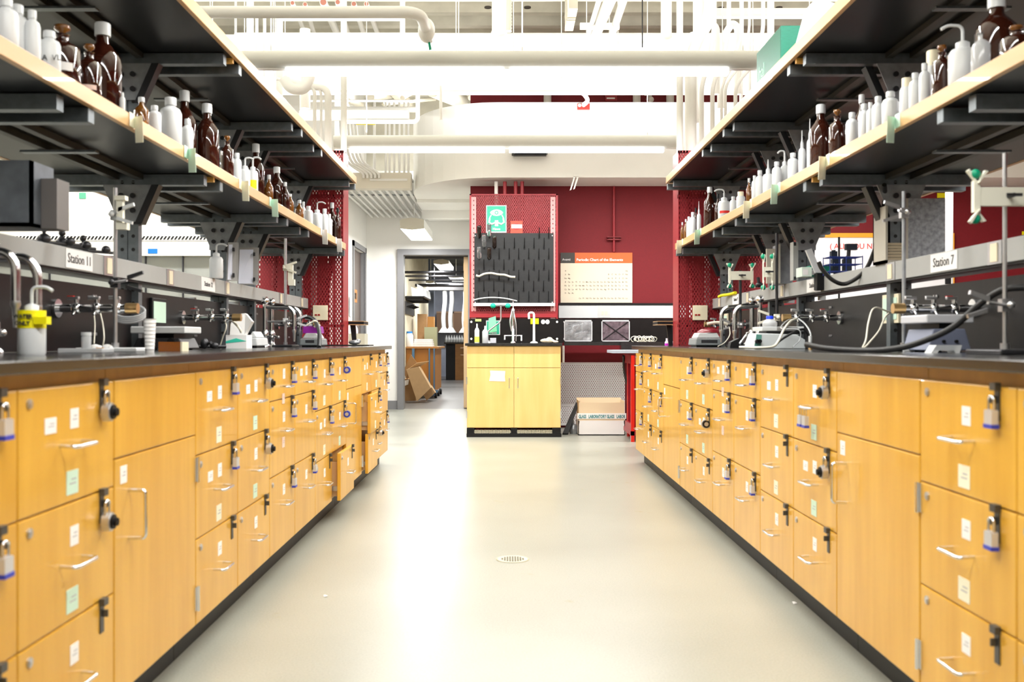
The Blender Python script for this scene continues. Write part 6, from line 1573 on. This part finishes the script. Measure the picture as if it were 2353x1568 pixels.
# insulated main with elbow
d = 6.0
big_pipe = pipe([at(440, 28, d), at(966, 28, d), at(985, 88, d+.45)], .036, 'big white insulated pipe with elbow above the left bench', f=.12)
MB().ball(at(980, 70, d+.3), .06, 0, (.9, 1, 1.3), 10).build('end_cap', pipew, big_pipe)
tag(MB().plate(at(983, 95, d+.3), at(988, 95, d+.3), at(992, 114, d+.3), at(986, 115, d+.3), .003).build('pipe_tag', green), 'small green tag dangling below the insulated pipe elbow', 'tag')
# horizontal pipes (across)
for i, (py, d, r, a, b0) in enumerate([(45, 7.6, .012, 640, 925), (82, 9.2, .028, 540, 990), (95, 9.3, .018, 540, 970), (82, 9.25, .025, 985, 1780), (100, 9.3, .02, 1000, 1780), (31, 8.6, .045, 1615, 1860), (212, 9.3, .020, 760, 1340), (252, 10.2, .03, 690, 960), (265, 10.0, .055, 690, 940), (280, 9.9, .022, 790, 960), (232, 10.25, .012, 690, 950)]):
    p0 = at(a, py, d); p1 = at(b0, py, d)
    pts = [p0, p1]
    if i == 6: pts = [p0, p1, p1+Vector((.05, 0, -.08)), p1+Vector((0, 0, -.12))]
    if i == 9: pts = [p0, p1, p1+Vector((0, 0, .4))]
    pipe(pts, r, ['slim white pipe crossing high above the left bench', 'white pipe crossing above the left bench against the beam', 'thin white pipe just below the one against the beam, left', 'white pipe along the beam over the aisle', 'thin white pipe below the one along the beam', 'thick white pipe crossing high at right by the green box', 'white pipe crossing over the sink bulkhead ending in a bend', 'thin white pipe over the wireway, second from top', 'thick white pipe crossing just above the wireway conduits', 'white pipe with upturned end above the wireway', 'thinnest white pipe over the wireway, topmost'][i], f=.05)
# vertical drops
for i, (px, d, w_, z0, z1) in enumerate([(575, 6.9, 16, 2.75, CZ), (642, 8.6, 16, 3.05, 3.75), (701, 8.8, 24, 3.0, 3.7), (590, 8.8, 7, 3.0, 3.8), (608, 8.8, 7, 3.0, 3.8), (1145, 8.4, 26, 3.42, CZ), (1147, 8.0, 34, 3.42, CZ), (1531, 8.2, 25, 3.45, CZ), (1605, 8.2, 25, 3.45, CZ), (1596, 8.9, 22, 2.9, 3.7), (1771, 7.9, 16, 2.7, CZ), (925, 8.9, 12, 3.60, CZ), (1013, 8.8, 7, 2.9, 3.2)]):
    x = X_(px, d)
    vp = pipe([(x, d, z0), (x, d, z1)], w_*d/FPX/2, ['white drop pipe nearest above the left shelf', 'short thick white drop pipe left of the aisle, first', 'short thick white drop pipe left of the aisle, second', 'slim white stub pipe left of the aisle, first', 'slim white stub pipe left of the aisle, second', 'thick white drop pipe over the middle of the aisle', 'fat insulated sleeve on the middle drop pipe', 'fat white drop pipe with rounded end right of the aisle, left one', 'fat white drop pipe with rounded end right of the aisle, right one', 'thick white stub pipe under the right fat drop pipe', 'white drop pipe beside the green box', 'white drop pipe above the big elbow pipe', 'small white drop pipe before the bulkhead'][i])
    if i in (6, 7, 8): MB().ball((x, d, z0), w_*d/FPX/2*1.12, 0, (1, 1, .6), 8).build('rounded_cap', pipew, vp)
# inverted U pipes right
for i, px in enumerate((1622, 1672)):
    d = 8.7; x = X_(px, d); zt = Z_(58, d)
    pipe([(x-.03, d+.3, zt-.10), (x+.04, d, zt+.02), (x+.09, d, zt-.02), (x+.09, d, 3.1)], .032, 'white pipe bent like a cane right of the aisle, %s' % ('left one' if i == 0 else 'right one'), f=.06)
for i, px in enumerate((1652, 1664, 1703, 1722)):
    d = 8.8; x = X_(px, d); pipe([(x, d, 3.0), (x, d, 3.62)], .016, 'slim white stub pipe right of the aisle, %s from left' % ORD[i], group='stub pipes right of the aisle')
# corrugated flexible duct
x = X_(1167, 8.6)
cd = MB(); pr = []
z = 3.62
while z < CZ: pr += [(.036, z), (.030, z+.014)]; z += .028
cd.lathe((x, 8.6, 0), pr, 14); tag(cd.build('flexible_duct', mat('duct_beige', (.75, .72, .62), .5)), 'corrugated flexible duct beside the middle drop pipe', 'duct')
# pipes running away from the camera, with reddish ends
endm = mat('pipe_end_red', (.40, .16, .12), .6)
for i, (pa, pb, r) in enumerate([((672, 7), (702, 78), .022), ((701, 10), (722, 78), .022), ((743, 5), (775, 78), .036), ((776, 5), (800, 78), .026), ((813, 9), (836, 78), .026), ((842, 9), (868, 78), .024)]):
    z = 4.15-.0*i
    d0 = (z-EYE)*FPX/(VY-pa[1]); d1 = (z-EYE)*FPX/(VY-pb[1])
    p0, p1 = at(pa[0], pa[1], d0), at(pb[0], pb[1], d1)
    t = thing('capped_pipe', p1, 'white pipe with reddish cut end high over the left bench, %s from left' % ORD[i], 'pipe', 'capped pipes high over the left bench')
    MB().cyl(p0, p1, r, 14).build('tube', pipew, t)
    MB().cyl((p0+p1)/2, Vector(((p0.x+p1.x)/2, (p0.y+p1.y)/2, CZ-.08)), .005, 6).build('hanger', pipew, t)
    MB().cyl(p0, p0+(p0-p1).normalized()*.004, r*.8, 14).build('cut_end', endm, t)
# diagonal bright conduits over the aisle
for i, (pa, pb, r) in enumerate([((1406, -10), (1352, 118), .045), ((1380, -10), (1340, 118), .02), ((1436, -10), (1394, 118), .03)]):
    p0, p1 = at(pa[0], pa[1], 7.2), at(pb[0], pb[1], 9.0)
    pipe([p0, p1], r, 'slanting white pipe over the right of the aisle, %s from left' % ORD[[1, 0, 2][i]], group='slanting pipes over the aisle')
tag(MB().box(X_(1333, 8), X_(1424, 8), 8, 8.04, Z_(65, 8), Z_(52, 8)).build('strut_bar', pipew), 'short white strut bar holding the slanting pipes', 'strut')
# hanger rods
for i, px in enumerate((483, 488, 540, 543, 562, 628, 632, 655, 1048, 1054, 1180, 1290, 1348, 1400, 1660, 1700, 1730, 1420, 1860)):
    d = 8.3+.1*(i % 4); x = X_(px, d)
    tag(MB().cyl((x, d, 3.2), (x, d, CZ), .0045, 6).build('hanger_rod', pipew if px != 1480 else darkm), 'thin white hanger rod under the ceiling, %s from left' % ORD[sorted((483, 488, 540, 543, 562, 628, 632, 655, 1048, 1054, 1180, 1290, 1348, 1400, 1660, 1700, 1730, 1420, 1860)).index(px)], 'hanger rod', 'thin hanger rods')
tag(MB().cyl((X_(1476, 9), 9, 3.6), (X_(1476, 9), 9, CZ), .006, 6).build('cable_drop', darkm), 'thin black cable dropping from the ceiling right of the aisle', 'cable')
# ceiling discs (dark ovals)
for i, (px, py) in enumerate([(1121, 16), (1212, 16), (1656, 18), (1790, 17)]):
    d = (CZ-.09-EYE)*FPX/(VY-py); p = at(px, py, d)
    tag(MB().cyl((p.x, p.y, CZ-.1), (p.x, p.y, CZ-.089), .035, 16).build('ceiling_hole', mat('hole_dark', (.06, .05, .04), .7)), 'small dark round fitting on the ceiling, %s from left' % ORD[i], 'ceiling fitting', 'dark ceiling fittings')
# valves above the bulkhead, red boxes
yy = 10.28
t = thing('alarm_box', at(1341, 250, yy), 'small red box with two white knobs at the bulkhead top', 'box')
MB().box(X_(1327, yy), X_(1355, yy), yy, yy+.035, Z_(251, yy), Z_(238, yy)).build('case', mat('alarm_red', (.75, .05, .04), .4), t)
MB().ball(at(1332, 242, yy), .02).ball(at(1341, 242, yy), .02).build('knob', pipew, t)
t = thing('red_junction_box', at(1405, 233, YR-.05), 'red junction box on the red wall above the bulkhead', 'box')
MB().box(X_(1391, YR-.05), X_(1418, YR-.05), YR-.05, YR-.002, Z_(234, YR), Z_(203, YR)).build('case', redp, t)
MB().box(X_(1394, YR-.05), X_(1413, YR-.05), YR-.054, YR-.05, Z_(230, YR), Z_(227, YR)).build('white_slot', paper, t)
for i, px in enumerate((1258, 1463, 1540)):
    x = X_(px, YR-.1); pipe([(x, YR-.1, 3.3), (x, YR-.1, 3.9)], .042, 'white stub pipe against the red wall over the bulkhead, %s from left' % ORD[i], group='stub pipes over the bulkhead')
t = thing('valve_cluster', at(1492, 232, 10.7), 'white valve cluster on the red wall above the bulkhead', 'valve')
p = at(1492, 218, 10.7)
MB().ball(p, .03).ball(p+Vector((.02, 0, -.05)), .03).cyl(p, p+Vector((0, 0, .09)), .015, 8).cyl(p+Vector((-.05, 0, .0)), p+Vector((.06, 0, .03)), .012, 8).cyl(p+Vector((.02, 0, -.05)), p+Vector((0, 0, -.10)), .02, 8).cyl(p, (p.x, YR-.001, p.z), .012, 8).build('valve_body', pipew, t)
# big pipe elbow at left (over the left bench) and cluster over the corridor
d = 7.9
pipe([at(652, 180, d), at(668, 205, d), at(700, 205, d), at(711, 180, d), at(711, 160, d)], .045, 'thick white U-bend pipe over the far left bench', f=.08)
for i, (a, b0, c0, c1, r) in enumerate([(800, 232, 850, 248, .035), (850, 222, 905, 215, .06), (925, 225, 960, 205, .03), (880, 240, 1000, 228, .02), (995, 205, 1060, 232, .10), (1080, 225, 1160, 232, .03), (905, 205, 935, 240, .08)]):
    pipe([at(a, b0, 12.2), at(c0, c1, 13.0)], r, 'pale pipe in the cluster above the corridor, %s piece' % ORD[i], m=mat('pipe_beige', (.62, .58, .48), .5), group='pipe cluster above the corridor')
for i, (a, b0, c0) in enumerate([(818, 285, 862), (868, 276, 912), (840, 274, 880)]):
    tag(MB().box(X_(a, 11.05), X_(c0, 11.05), 11.05, 11.068, Z_(b0, 11.05)-.006, Z_(b0, 11.05)+.006).build('warning_tape', yellow), 'yellow warning tape on the pipes over the wireway, %s' % ['lowest', 'right one', 'upper left one'][i], 'tape', 'yellow tapes')
